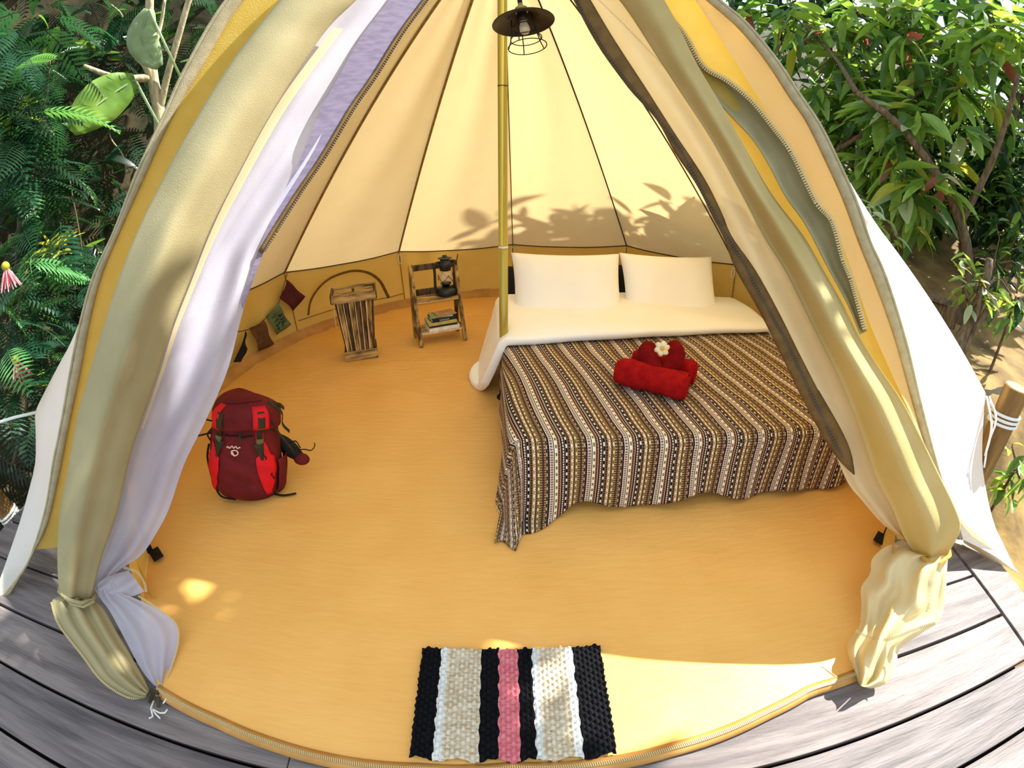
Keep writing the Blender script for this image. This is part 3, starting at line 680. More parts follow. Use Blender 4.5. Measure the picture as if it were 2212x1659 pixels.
# ------------------------------------------------------------------ red towels and flower on the bed
mat('towel', (176, 22, 20), .95, (150, 12, 14), 30, 4, bump=.8, bscale=180, spec=.1)
mat('towel_dark', (132, 14, 16), .95, (112, 8, 12), 30, 4, bump=.8, bscale=180, spec=.1)
mat('petal', (250, 240, 200), .6, (252, 214, 110), 30, 2, trans=.25, contrast=(.5, .75))
mat('flower_eye', (236, 176, 50), .7)
TZ = BT + .034
def towel_roll(a, b, r, label, m_='towel'):
    ax = (b - a); n, k = 28, 18; d_ = ax.normalized(); up = Vector((0, 0, 1)); sd = d_.cross(up).normalized()
    e = empty('towel_roll', (a + b) / 2 - Vector((0, 0, r)), label, 'towel', 'rolled red towels on the bed')
    body = MB(); rows = []
    for i in range(k + 1):
        t = i / k; c = a + ax * t; rr = r * (1 + .03 * math.sin(t * 9)) * (.93 if i in (0, k) else 1)
        rows.append([c + sd * (rr * 1.06 * math.cos(2 * PI * j / n)) + up * (rr * .96 * math.sin(2 * PI * j / n)) + Vector((0, 0, .003 * fbm((t * 3, j, 0), 2, 1))) for j in range(n)])
    body.grid(rows, True); body.build('roll', m_, e, smooth=True)
    for end, s_ in ((a, -1), (b, 1)):
        sp = MB(); path = []
        for q in range(60):
            th = q / 59 * 2 * PI * 3.2; rr = r * (.08 + .84 * q / 59)
            path.append(end + d_ * s_ * .002 + sd * rr * math.cos(th) + up * rr * math.sin(th) * .95)
        sp.tube(path, r * .13, 6); sp.build('spiral_edge', m_, e, smooth=True)
    edge_ = MB(); edge_.grid([[a + ax * t + sd * (-r * .80) + up * (r * .62), a + ax * t + sd * (-r * 1.0) + up * (r * .42)] for t in [i / 10 for i in range(11)]]); edge_.build('loose_edge', m_, e, solid=.008)
    return e
towel_roll(atz(1338, 800, TZ + .062), atz(1482, 836, TZ + .062), .064, 'red rolled towel lying in front of the other towels')
towel_roll(atz(1372, 776, TZ + .056), atz(1500, 806, TZ + .056), .058, 'red rolled towel lying behind the front roll', 'towel')
ht = empty('folded_towel', atz(1428, 800, TZ), 'dark red towel folded like a heart on top of the towel rolls', 'towel')
DT = (atz(1428, 790, TZ + .12) - O).length
for nm, pts, rr in (('lobe', [(1428, 806), (1408, 788), (1396, 766), (1404, 746)], [.026, .044, .050, .036]), ('lobe', [(1436, 808), (1450, 788), (1460, 764), (1452, 744)], [.026, .042, .049, .036])):
    b = MB(); P_ = crom([tuple(at(x, y, DT + .03 * i)) for i, (x, y) in enumerate(pts)], 12); R_ = [rr[0] + (rr[min(3, int(i / 11 * 3) + 1)] - rr[0]) * 1.0 if False else rr[min(3, int(i * 3 / 11))] + (rr[min(3, int(i * 3 / 11) + 1)] - rr[min(3, int(i * 3 / 11))]) * ((i * 3 / 11) % 1) for i in range(12)]
    b.tube(P_ + [P_[-1] + (P_[-1] - P_[-2]) * .9], R_ + [.012], 16); b.build(nm, 'towel_dark', ht, smooth=True, subsurf=1)
fc = at(1430, 753, DT - .045); fe = empty('frangipani_flower', fc, 'white frangipani flower with a yellow eye lying on the folded towel', 'flower')
fm = (O - fc).normalized().to_track_quat('Z', 'Y').to_matrix()
for k in range(6):
    a = 2 * PI * k / 6 + .3; b = MB(); rows = []
    for i in range(6):
        t = i / 5; w_ = .0115 * math.sin(PI * min(1, .12 + t * .80)) + .002; L_ = .004 + .031 * t; c, s_ = math.cos(a + .12 * t), math.sin(a + .12 * t)
        rows.append([fc + fm @ Vector((c * L_ - s_ * q * w_, s_ * L_ + c * q * w_, .006 + .012 * math.sin(PI * t) - .006 * abs(q))) for q in (-1, -.4, .4, 1)])
    b.grid(rows); b.build('petal', 'petal', fe, smooth=True, solid=.002)
b = MB(); b.sphere(fc + fm @ Vector((0, 0, .010)), .007); b.build('flower_eye', 'flower_eye', fe, smooth=True)

# ------------------------------------------------------------------ woven rug
mat('rug_black', (16, 16, 19), .95, (24, 24, 28), 60, 3, bump=.6, bscale=220, spec=.1)
mat('rug_white', (232, 234, 232), .95, (214, 216, 214), 60, 3, bump=.6, bscale=220, spec=.1)
mat('rug_cream', (238, 228, 206), .95, (212, 194, 164), 46, 4, bump=.8, bscale=220, spec=.1, stretch=(.5, 2.2, 1), contrast=(.40, .60))
mat('rug_pink', (240, 150, 158), .95, (226, 122, 136), 46, 4, bump=.8, bscale=220, spec=.1, stretch=(.5, 2.2, 1))
RA = math.radians(.9); RO = Vector((-.282, .399, .014)); rxv, ryv = Vector((math.cos(RA), math.sin(RA), 0)), Vector((-math.sin(RA), math.cos(RA), 0)); RW, RL = .572, .372
rug = empty('rug', RO + rxv * RW / 2 + ryv * RL / 2, 'small woven rag rug with black, cream and pink stripes by the door', 'rug')
cols = [(0, .115, 'rug_black'), (.115, .155, 'rug_white'), (.155, .335, 'rug_cream'), (.335, .43, 'rug_black'), (.43, .535, 'rug_pink'), (.535, .61, 'rug_black'), (.61, .645, 'rug_white'), (.645, .795, 'rug_cream'), (.795, .835, 'rug_white'), (.835, 1.0, 'rug_black')]
def wig(x, v): return .0018 * math.sin(v * 40 + x * 40) + .003 * fbm((x * 9, v * 14, 0), 1, 6)
for a, c, m_ in cols:
    b = MB(); rows = []; nv, nu = 132, max(8, int((c - a) * 230))
    for i in range(nv + 1):
        v = i / nv; row = []
        for j in range(nu + 1):
            s = j / nu; u0, u1 = a * RW + wig(a, v), c * RW + wig(c, v)
            if a == 0: u0 = .004 * abs(math.sin(v * PI * 16)) + .004 * fbm((0, v * 9, 0), 1, 2)
            if c == 1.0: u1 = RW - .004 * abs(math.sin(v * PI * 16)) + .004 * fbm((3, v * 9, 0), 1, 2)
            uu = u0 + (u1 - u0) * s; kn = abs(math.sin(v * PI * 17 + (.5 * PI if int(uu / .014) % 2 else 0))); st_ = abs(math.sin(uu * PI / .014))
            end = .006 * math.sin(uu * 60) * (1 if v in (0, 1) else 0)
            z = .006 + .013 * kn ** .8 * (.35 + .65 * st_) - (.006 if i in (0, nv) else 0)
            row.append(RO + rxv * uu + ryv * (v * RL + end + .004 * fbm((uu * 30, v, 0), 1, 3)) + Vector((0, 0, z)))
        rows.append(row)
    b.grid(rows); b.build('woven_stripe', m_, rug, smooth=True)

# ------------------------------------------------------------------ slatted wooden stand
mat('old_wood', (206, 166, 96), .7, (84, 60, 34), 7, 5, stretch=(6, 6, .9), bump=.4, bscale=40, contrast=(.36, .62))
mat('old_wood_dark', (118, 90, 54), .75, (48, 35, 22), 8, 5, stretch=(6, 6, .9), bump=.4, bscale=40)
mat('old_wood_flat', (216, 180, 112), .7, (92, 68, 40), 7, 5, stretch=(.9, 6, 6), bump=.4, bscale=40, contrast=(.36, .66))
mat('pale_edge', (238, 222, 184), .8, (200, 170, 116), 16, 4, stretch=(4, 4, 1))  # pale strip along slat edges
def stand():
    e = empty('wooden_stand', (-1.173, 2.873, .012), 'narrow slatted wooden stand with a tray top and flared sides', 'stand', rz=math.radians(17.6))
    W, D = .235, .185
    def fb(name, m_, c, size, rot=None, bev=.003): b = MB(); b.box(c, size, rot); return b.build(name, m_, e, local=True, bevel=bev)
    fb('base_board', 'old_wood_flat', (W / 2, .006, .035), (W, .014, .07)); fb('base_board', 'old_wood_flat', (W / 2, D - .006, .035), (W, .014, .07))
    fb('base_board', 'old_wood_dark', (.007, D / 2, .035), (.014, D - .03, .07)); fb('base_board', 'old_wood_dark', (W - .007, D / 2, .035), (.014, D - .03, .07))
    z0, z1 = .07, .435; gx = .012
    def slat(x0, x1, ya, yb, w_, m_, edge_=None):
        b = MB(); b.bar((x0, ya, z0), (x1, yb, z1), w_, .012, up=Vector((0, -1, 0))); s_ = b.build('slat', m_, e, local=True, bevel=.002)
        if edge_:
            q = MB(); q.bar((x0 - w_ / 2, ya - .007, z0), (x1 - w_ / 2, yb - .007, z1), .005, .004, up=Vector((0, -1, 0))); q.build('pale_edge', 'pale_edge', s_, local=True)
    n = 6
    for k in range(n):
        t = (k + .5) / n; x0 = .022 + t * (W - .044); x1 = W / 2 + (x0 - W / 2) * 1.26
        slat(x0, x1, .018, -.004, .030, 'old_wood' if k in (0, 5, 2) else 'old_wood_dark', True); slat(x0, x1, D - .018, D + .004, .030, 'old_wood_dark')
    for k in range(4):
        t = (k + .5) / 4; yy = .03 + t * (D - .06); y1 = D / 2 + (yy - D / 2) * 1.2
        for sx, s2 in ((.018, -.012), (W - .018, W + .012)):
            b = MB(); b.bar((sx, yy, z0), (s2, y1, z1), .012, .030, up=Vector((0, -1, 0))); b.build('slat', 'old_wood_dark', e, local=True, bevel=.002)
    TW, TD = .305, .215; tx0, ty0 = W / 2 - TW / 2, D / 2 - TD / 2
    fb('tray_bottom', 'old_wood_flat', (W / 2, D / 2, .470), (TW - .02, TD - .02, .012))
    fb('tray_rim', 'old_wood_flat', (W / 2, ty0, .465), (TW, .014, .06)); fb('tray_rim', 'old_wood_flat', (W / 2, ty0 + TD, .465), (TW, .014, .06))
    fb('tray_rim', 'old_wood_dark', (tx0, D / 2, .465), (.014, TD - .014, .06)); fb('tray_rim', 'old_wood_dark', (tx0 + TW, D / 2, .465), (.014, TD - .014, .06))
    b = MB(); b.lathe([(.006, .476), (.006, .486), (.011, .49), (.011, .498), (.004, .502)], 10, (W / 2, D / 2, 0)); b.build('knob', 'old_wood_dark', e, local=True)
stand()
# ------------------------------------------------------------------ ladder shelf
SA = math.radians(22.3); SO = Vector((-.671, 3.096, .012))
shelf = empty('ladder_shelf', SO, 'small weathered wooden ladder shelf holding a lantern and books', 'shelf', rz=SA)
SW = .364
def sb(name, m_, a, b_, w_, h_, up=Vector((0, -1, 0)), bev=.003): b = MB(); b.bar(a, b_, w_, h_, up); return b.build(name, m_, shelf, local=True, bevel=bev)
for x in (.013, SW - .013):
    sb('front_leg', 'old_wood', (x, .012, 0), (x, .205, .575), .026, .036); sb('rear_leg', 'old_wood_dark' if x > .1 else 'old_wood', (x, .225, 0), (x, .225, .555), .026, .034)
    sb('side_rail', 'old_wood_dark', (x, .03, .075), (x, .21, .075), .02, .03, Vector((0, 0, 1))); sb('side_rail', 'old_wood_dark', (x, .11, .305), (x, .21, .305), .02, .03, Vector((0, 0, 1)))
sb('top_bar', 'old_wood_dark', (.026, .208, .545), (SW - .026, .208, .545), .018, .045, Vector((0, 0, 1)))
sb('back_bar', 'old_wood_dark', (.026, .226, .35), (SW - .026, .226, .35), .016, .05, Vector((0, 0, 1)))
sb('front_bar', 'old_wood_flat', (.026, .108, .312), (SW - .026, .108, .312), .016, .028, Vector((0, 0, 1)))
for k in range(3): sb('shelf_slat', 'old_wood_flat', (.014, .132 + .034 * k, .318), (SW - .014, .132 + .034 * k, .318), .031, .012, Vector((0, 0, 1)))
for k in range(5): sb('shelf_slat', 'old_wood_flat' if k else 'pale_edge', (.014, .052 + .038 * k, .085), (SW - .014, .052 + .038 * k, .085), .035, .012, Vector((0, 0, 1)))
def onshelf(x, y, z): return WM['ladder_shelf'] @ Vector((x, y, z))
# books
mat('paper', (232, 222, 198), .9, (216, 204, 176), 40, 2, stretch=(1, 1, 40))
for nm, c in (('bk_white', (232, 224, 206)), ('bk_brown', (52, 40, 34)), ('bk_olive', (176, 170, 96)), ('bk_blue', (24, 34, 52)), ('bk_green', (150, 160, 110)), ('bk_tan', (176, 132, 84))): mat(nm, c, .5, tuple(min(255, int(v * 1.15) + 6) for v in c), 20, 3)
zb = .092
def book(w, d, h, x, y, rz, m_, label, text=None, tcol='paper'):
    global zb
    e = empty('book', onshelf(x, y, zb), label, 'book', 'books on the lower shelf', rz=SA + rz)
    b = MB(); b.box((0, .002, h / 2), (w - .006, d - .006, h - .006)); b.build('pages', 'paper', e, local=True)
    b = MB(); b.box((0, 0, .0018), (w, d, .0035)); b.box((0, 0, h - .0018), (w, d, .0035)); b.box((0, -d / 2, h / 2), (w, .0035, h)); cv = b.build('cover', m_, e, local=True, bevel=.001)
    if text:
        cu = bpy.data.curves.new('title', 'FONT'); cu.body = text; cu.size = h * .82; cu.align_x = 'CENTER'; cu.align_y = 'CENTER'; cu.extrude = .0003
        tmp = bpy.data.objects.new('title', cu); COL.objects.link(tmp); bpy.context.view_layer.update(); me_ = bpy.data.meshes.new_from_object(tmp.evaluated_get(bpy.context.evaluated_depsgraph_get()))
        bpy.data.objects.remove(tmp); me_.materials.clear(); me_.materials.append(MATS[tcol])
        ob = bpy.data.objects.new('title', me_); COL.objects.link(ob); ob.parent = cv; ob.location = (0, -d / 2 - .0025, h / 2); ob.rotation_euler = (PI / 2, 0, 0)
    zb += h + .0005
book(.235, .165, .026, .20, .128, .06, 'bk_white', 'thick white book at the bottom of the book stack')
book(.215, .150, .016, .20, .130, .02, 'bk_brown', 'dark brown book second from the bottom of the stack')
book(.215, .150, .022, .195, .128, .03, 'bk_olive', 'yellow green book in the middle of the stack')
book(.185, .125, .024, .205, .125, .10, 'bk_blue', 'dark blue guide book with white lettering on its spine', 'Indonesia')
book(.170, .120, .010, .20, .135, -.05, 'bk_green', 'thin pale green book lying near the top of the stack')
book(.155, .110, .007, .23, .132, .16, 'bk_tan', 'thin tan book on top of the stack')
# hurricane lantern
mat('enamel', (20, 22, 26), .35, (30, 32, 36), 8, 3, spec=.5)
mat('glass', (246, 232, 200), .05, clear=.72, spec=.6)
lan = empty('lantern', onshelf(.265, .172, .3245), 'black metal hurricane lantern standing on the upper shelf', 'lantern', rz=SA + .15)
lan.scale = (1.2, 1.2, 1.0)
def lb(name, prof, m_='enamel', n=22): b = MB(); b.lathe(prof, n); return b.build(name, m_, lan, local=True, smooth=True)
lb('fuel_tank', [(.055, 0), (.066, .006), (.068, .03), (.062, .052), (.040, .066), (.018, .070)])
lb('burner', [(.024, .068), (.024, .082), (.034, .086), (.034, .092), (.016, .104)])
lb('glass_globe', [(.026, .094), (.040, .115), (.045, .140), (.040, .168), (.030, .190)], 'glass')
lb('hood', [(.034, .188), (.036, .205), (.042, .225), (.042, .245), (.030, .258), (.028, .272), (.046, .280), (.040, .284), (.016, .288), (.014, .302)])
for s_ in (-1, 1):
    b = MB(); b.tube(crom([(s_ * .060, 0, .03), (s_ * .071, 0, .07), (s_ * .070, 0, .16), (s_ * .071, 0, .236), (s_ * .055, 0, .252), (s_ * .036, 0, .252)], 20), .009, 8); b.build('side_tube', 'enamel', lan, local=True, smooth=True)
b = MB(); b.tube(crom([(-.075, 0, .235), (-.092, -.02, .262), (-.06, -.05, .25), (0, -.06, .236), (.06, -.04, .262), (.085, -.01, .300), (.075, 0, .235)], 30), .0025, 6); b.build('bail_handle', 'enamel', lan, local=True, smooth=True)
for a in range(4):
    t = a * PI / 2 + PI / 4; b = MB(); b.tube([(.047 * math.cos(t + q * .9), .047 * math.sin(t + q * .9), .105 + q * .055) for q in [i / 6 for i in range(7)]], .0018, 5); b.tube([(.047 * math.cos(t - q * .9), .047 * math.sin(t - q * .9), .105 + q * .055) for q in [i / 6 for i in range(7)]], .0018, 5); b.build('wire_guard', 'enamel', lan, local=True)

# ------------------------------------------------------------------ pendant lamp
mat('lamp_metal', (46, 36, 30), .45, (62, 50, 38), 6, 3, spec=.5, metal=.4)
mat('brass', (150, 124, 60), .4, metal=.6)
mat('bulb_glass', (236, 224, 180), .1, clear=.45, spec=.6)
lc = at(1130, 44, 2.08); lamp = empty('pendant_lamp', lc, 'dark metal pendant lamp with a wire cage hanging beside the pole', 'lamp', rx=-.24, ry=-.14)
def pl(name, prof, m_, n=32, solid=0): b = MB(); b.lathe(prof, n, cap=False if solid else True); return b.build(name, m_, lamp, local=True, smooth=True, solid=solid)
pl('shade', [(.020, .045), (.040, .040), (.050, .018), (.085, .004), (.122, -.010), (.124, -.013)], 'lamp_metal', 40, .003)
pl('socket', [(.024, .045), (.026, .058), (.018, .066), (.010, .070), (.010, .082)], 'brass')
pl('socket_ring', [(.026, .040), (.026, .047)], 'rope')
pl('cord_grip', [(.009, .080), (.010, .098), (.004, .115)], 'black')
pl('bulb_holder', [(.020, .040), (.020, .0), (.016, -.004)], 'lamp_metal'); pl('bulb', [(.013, -.002), (.014, -.012), (.020, -.03), (.022, -.045), (.016, -.060), (.004, -.066)], 'bulb_glass')
rings = [(.045, .012), (.052, -.035), (.062, -.088), (.076, -.124)]
for r_, z_ in rings[1:]:
    b = MB(); b.tube([(r_ * math.cos(2 * PI * i / 36), r_ * math.sin(2 * PI * i / 36), z_) for i in range(36)], .0022, 6, closed=True); b.build('cage_ring', 'black', lamp, local=True, smooth=True)
for k in range(5):
    a = 2 * PI * k / 5 + .5; b = MB(); b.tube([(r_ * math.cos(a), r_ * math.sin(a), z_) for r_, z_ in rings], .0022, 6); b.build('cage_wire', 'black', lamp, local=True, smooth=True)
ct = WM['pendant_lamp'] @ Vector((0, 0, .11)); b = MB(); b.tube(crom([tuple(ct), tuple(ct + Vector((-.012, .02, .12))), tuple(APEX + Vector((-.01, -.05, -.12)))], 14), .0032, 6); b.build('cord', 'black', lamp, smooth=True)

# ------------------------------------------------------------------ window arch, cords and prayer flags on the left wall
mat('binding', (120, 92, 36), .9, (96, 72, 28), 30, 3)
arch = crom([tuple(on_wall(x, y, 1.89) ) for i, (x, y) in enumerate([(663, 680), (668, 650), (685, 622), (708, 602), (735, 590), (765, 584), (795, 589), (818, 605), (832, 630), (838, 642)])], 40)
def inward(p, d_): c = Vector((CX - p.x, CY - p.y, 0)).normalized(); return p + c * d_
b = MB(); b.tube([inward(p, .02) for p in arch], .014, 8, flat=.5); b.build('window_zip', 'binding', tent, smooth=True)
b = MB(); b.tube([inward(on_wall(x, y, 1.95), .03) for x, y in [(640, 692), (700, 672), (760, 655), (840, 640), (870, 632)]], .004, 6); b.build('window_sill_seam', 'seam_tape', tent, smooth=True)
b = MB(); b.tube(crom([tuple(inward(on_wall(x, y, 1.9), .06)) for x, y in [(713, 665), (716, 690), (722, 720), (728, 738)]], 12), .0045, 6); b.build('window_cord', 'rope', tent, smooth=True)
for nm, c, c2 in (('flag_maroon', (96, 38, 42), (80, 30, 34)), ('flag_green', (112, 132, 92), (98, 120, 84)), ('flag_brown', (112, 80, 48), (88, 62, 38)), ('flag_black', (38, 36, 32), (28, 28, 26))): mat(nm, c, .9, c2, 18, 3, trans=.15)
mat('ink', (24, 34, 34), .9)
fl_ = empty('prayer_flag_string', inward(on_wall(600, 700, 1.9), .1), 'string of small square cloth prayer flags hung along the left wall', 'prayer flags')
def wp(x, y, d_=.05): return inward(on_wall(x, y, 1.97), d_)
b = MB(); b.tube(crom([tuple(wp(x, y)) for x, y in [(613, 590), (608, 604), (597, 645), (584, 668), (566, 685), (545, 703), (519, 713), (500, 716)]], 40), .003, 6); b.build('cord', 'seam_dark', fl_, smooth=True)
for quad, m_ in ([((611, 603), (650, 638), (627, 670), (596, 642)), 'flag_maroon'], [((590, 652), (619, 698), (590, 722), (566, 682)), 'flag_green'], [((560, 690), (581, 741), (551, 758), (530, 708)), 'flag_brown'], [((519, 713), (521, 752), (512, 780), (494, 782)), 'flag_black']):
    a, b2, c, d_ = [wp(x, y, .055) for x, y in quad]; b = MB(); rows = []
    for i in range(9):
        rows.append([inward(a.lerp(b2, i / 8).lerp(d_.lerp(c, i / 8), j / 8), .012 * math.sin(i * .9 + j * .5)) for j in range(9)])
    b.grid(rows); fo = b.build('flag', m_, fl_, smooth=True, solid=.002)
    if m_ == 'flag_green':
        rnd = random.Random(3); q = MB()
        for k in range(46):
            s_, t_ = rnd.uniform(.2, .82), rnd.uniform(.2, .82); p = inward(a.lerp(b2, s_).lerp(d_.lerp(c, s_), t_), .018)
            e1 = (b2 - a).normalized() * rnd.uniform(-.016, .016); e2 = (d_ - a).normalized() * rnd.uniform(-.016, .016); q.tube([p, p + e1 + e2 * .3, p + e1 + e2], .0032, 4)
        q.build('print', 'ink', fo)
# ------------------------------------------------------------------ backpack
mat('bag_dark', (112, 24, 24), .75, (92, 18, 20), 12, 4, bump=.5, bscale=18, spec=.25)
mat('bag_red', (226, 14, 28), .65, (206, 10, 24), 10, 3, bump=.3, bscale=24, spec=.3)
mat('bag_olive', (62, 56, 28), .8, (48, 44, 24), 30, 3)
mat('bag_black', (22, 18, 18), .7)
mat('bag_logo', (232, 190, 168), .7)
mat('buckle', (96, 100, 60), .45, spec=.5)
bag = empty('backpack', (-1.245, 1.475, .012), 'red hiking backpack with bright red panels standing on the groundsheet', 'backpack', rz=.30, rx=-.16, ry=.24)
LV = [(-.005, .085, .050, .05), (.02, .135, .095, .08), (.08, .160, .125, .10), (.20, .166, .130, .11), (.32, .158, .118, .11), (.40, .148, .100, .105), (.45, .138, .085, .10)]
def lv(z):
    for a, b_ in zip(LV, LV[1:]):
        if z <= b_[0]:
            t = (z - a[0]) / (b_[0] - a[0]); t = max(0, t); t = t * t * (3 - 2 * t); return [p + (q - p) * t for p, q in zip(a[1:], b_[1:])]
    return LV[-1][1:]
def bp(z, ang, off=0.0):
    """point on the pack body; ang 0 = front, positive = towards its right-hand side in the picture"""
    w_, df, db = lv(z); s, c = math.sin(ang), math.cos(ang); n_ = 2.5
    q = (abs(s) ** n_ + abs(c) ** n_) ** (-1 / n_)
    x, y_ = w_ * s * q, -(df if c > 0 else db) * c * q
    wr = .004 * math.sin(z * 70 + ang * 5) * max(0, c)
    nrm = Vector((x / w_ ** 2, y_ / df ** 2, 0)); nrm.normalize()
    return Vector((x, y_, z)) + nrm * (off + wr)
def bb(name, rows, m_, closed=False, solid=0, par=bag, sub=0, cap=False):
    b = MB(); b.grid(rows, closed)
    if cap:
        n_ = len(rows[0]); b.f.append(tuple(range(n_ - 1, -1, -1))); b.f.append(tuple(range((len(rows) - 1) * n_, len(rows) * n_)))
    return b.build(name, m_, par, smooth=True, local=True, solid=solid, subsurf=sub)
body = bb('pack_body', [[bp(-.005 + .455 * i / 26, 2 * PI * j / 40) for j in range(40)] for i in range(27)], 'bag_dark', True, cap=True)
# lid
def lid(z, a, off=0.0):
    t = (z - .42) / .16; w_ = .150 * (1 - .75 * max(0, t - .45) ** 2 * 3.0) ; d_ = .115 * (1 - .8 * max(0, t - .45) ** 2 * 3.0); q = (abs(math.sin(a)) ** 3 + abs(math.cos(a)) ** 3) ** (-1 / 3)
    return Vector(((w_ + off) * math.sin(a) * q + .01, -(d_ + off) * math.cos(a) * q - .004, z + .012 * math.sin(a * 2)))
lidr = [[lid(.425 + .15 * i / 12, 2 * PI * j / 36) for j in range(36)] for i in range(13)]
lid_o = bb('lid', lidr, 'bag_dark', True, cap=True)
bb('lid_panel', [[lid(.43 + .11 * i / 6, .30 + .42 * j / 5, .004) for j in range(6)] for i in range(7)], 'bag_red', solid=.003, par=lid_o)
bb('lid_panel', [[lid(.43 + .12 * i / 6, -.95 + .30 * j / 5, .004) for j in range(6)] for i in range(7)], 'bag_red', solid=.003, par=lid_o)
b = MB(); b.tube([lid(.560, -.9 + 1.7 * i / 14, .004) for i in range(15)], .007, 6); b.build('lid_piping', 'bag_dark', lid_o, local=True, smooth=True)
bb('neck_panel', [[bp(.35 + .09 * i / 5, .42 + .22 * j / 4, .006) for j in range(5)] for i in range(6)], 'bag_red', solid=.003)
# bright panels on the front
def panel(a0, a1, z0, z1, par):
    rows = []
    for i in range(15):
        t = i / 14; z = z0 + (z1 - z0) * t; k = math.sin(PI * min(1, .10 + t * .62)) if t < .72 else max(.10, 1 - (t - .5) * 1.75)
        mid = (a0 + a1) / 2 - (.10 * (t - .4) if a0 > 0 else -.10 * (t - .4)); h = (a1 - a0) / 2 * k
        rows.append([bp(z, mid - h + 2 * h * j / 6, .005) for j in range(7)])
    return bb('front_panel', rows, 'bag_red', solid=.004, par=par)
pR = panel(.42, .98, .075, .365, body); pL = panel(-1.12, -.62, .07, .345, body)
for z, a in ((.275, .66), (.16, .86)):
    b = MB(); b.tube([bp(z + .012 * i, a + .03 * math.sin(i * 2.1) - .02 * i, .010) for i in range(4)], .003, 5); b.build('zip_pull', 'bag_black', pR, local=True)
# olive side straps, buckles and wedges
for a, top in ((.52, .50), (-.62, .50)):
    rows = [[lid(z, a + q * .09, .006) for q in (-1, 1)] for z in (.52, .48, .44)] + [[bp(z, a + q * .085, .012) for q in (-1, 1)] for z in (.415, .385)]
    st_ = bb('strap', rows, 'bag_olive', solid=.004)
    b = MB(); c_ = bp(.375, a, .014); b.box(c_, (.030, .012, .018), Euler((0, 0, a)).to_matrix()); b.box(c_ + Vector((0, 0, -.016)), (.022, .010, .014), Euler((0, 0, a)).to_matrix()); b.build('buckle', 'buckle', st_, local=True, bevel=.002)
    sg = 1 if a > 0 else -1
    bb('compression_wedge', [[bp(.36 - .085 * i / 5, a + sg * (-.05 + .10 * i / 5) + q * .14 * (1 - .8 * i / 5), .009) for q in (-1, 0, 1)] for i in range(6)], 'bag_olive', solid=.004)
# side straps on the right
for P_ in ([lid(.55, .95, .008), lid(.50, 1.25, .012), bp(.43, 1.45, .03), bp(.38, 1.60, .05)], [lid(.47, .80, .010), bp(.42, 1.05, .02), bp(.35, 1.35, .03), bp(.28, 1.55, .055), bp(.24, 1.6, .06)], [lid(.54, 1.1, .008), lid(.53, 1.5, .014), lid(.50, 1.9, .012)]):
    P2 = crom([tuple(p) for p in P_], 14); b = MB(); b.grid([[p + Vector((0, 0, .010)), p + Vector((0, 0, -.010))] for p in P2]); b.build('strap', 'bag_olive', bag, local=True, smooth=True, solid=.004)
# shoulder side and hip fin on the right
bb('side_pocket', [[bp(.06 + .20 * i / 8, 1.05 + 1.0 * j / 8, .012 + .012 * math.sin(PI * j / 8)) for j in range(9)] for i in range(9)], 'bag_dark', solid=.004)
hip = MB(); rows = []
for i in range(9):
    t = i / 8; c_ = Vector((.14 + .13 * t, .05 - .02 * t, .30 - .08 * t)); r_ = .055 * math.sqrt(max(.02, 1 - (2 * t - .75) ** 2 * .8)) if t < 1 else .01
    rows.append([c_ + Vector((0, r_ * .55 * math.cos(2 * PI * j / 14), r_ * math.sin(2 * PI * j / 14))) for j in range(14)])
hip.grid(rows, True); hp = hip.build('hip_fin', 'bag_black', bag, local=True, smooth=True)
hip2 = MB(); hip2.sphere((.255, .02, .215), .038, 14, 10, (1, .6, .9)); hip2.build('hip_pad', 'bag_dark', hp, local=True, smooth=True)
for P_, r_ in (([(.24, .02, .27), (.27, .0, .285), (.30, -.005, .285), (.315, 0, .31), (.312, 0, .325)], .006), ([(.20, .0, .32), (.23, -.02, .34), (.25, -.01, .30)], .007)):
    b = MB(); b.tube(crom(P_, 12), r_, 6, flat=.4); b.build('strap_end', 'bag_black', hp, local=True, smooth=True)
for P_, r_ in (([(-.145, -.02, .42), (-.175, -.03, .43), (-.205, -.02, .41), (-.20, -.02, .43)], .008), ([(-.15, -.03, .36), (-.185, -.05, .355), (-.215, -.05, .345)], .008), ([(-.14, -.04, .39), (-.16, -.05, .36), (-.15, -.05, .33)], .010)):
    b = MB(); b.tube(crom(P_, 12), r_, 6, flat=.4); b.build('strap_end', 'bag_black', bag, local=True, smooth=True)
b = MB(); b.tube(crom([(.10, -.05, .05), (.17, -.07, .045), (.235, -.075, .065)], 10), .008, 6, flat=.5); b.build('strap_end', 'bag_black', bag, local=True, smooth=True)
for P_ in ([bp(.28, -1.55, .01), bp(.20, -1.62, .018), bp(.12, -1.6, .014), bp(.06, -1.5, .008)], [bp(.04, -1.3, .008), bp(.02, -.8, .010), bp(.01, -.35, .008)]):
    b = MB(); b.tube(crom([tuple(p) for p in P_], 14), .005, 6); b.build('piping', 'bag_black', bag, local=True, smooth=True)
b = MB(); b.tube([bp(.392 - .003 * math.sin(i), -.45 + .80 * i / 12, .006) for i in range(13)], .004, 5); b.build('seam', 'bag_black', body, local=True)
for x_ in (-.02, .012): 
    b = MB(); b.tube([bp(.42, x_, .012), bp(.395, x_, .016), bp(.37, x_ , .012)], .0028, 5); b.build('daisy_loop', 'bag_olive', body, local=True)
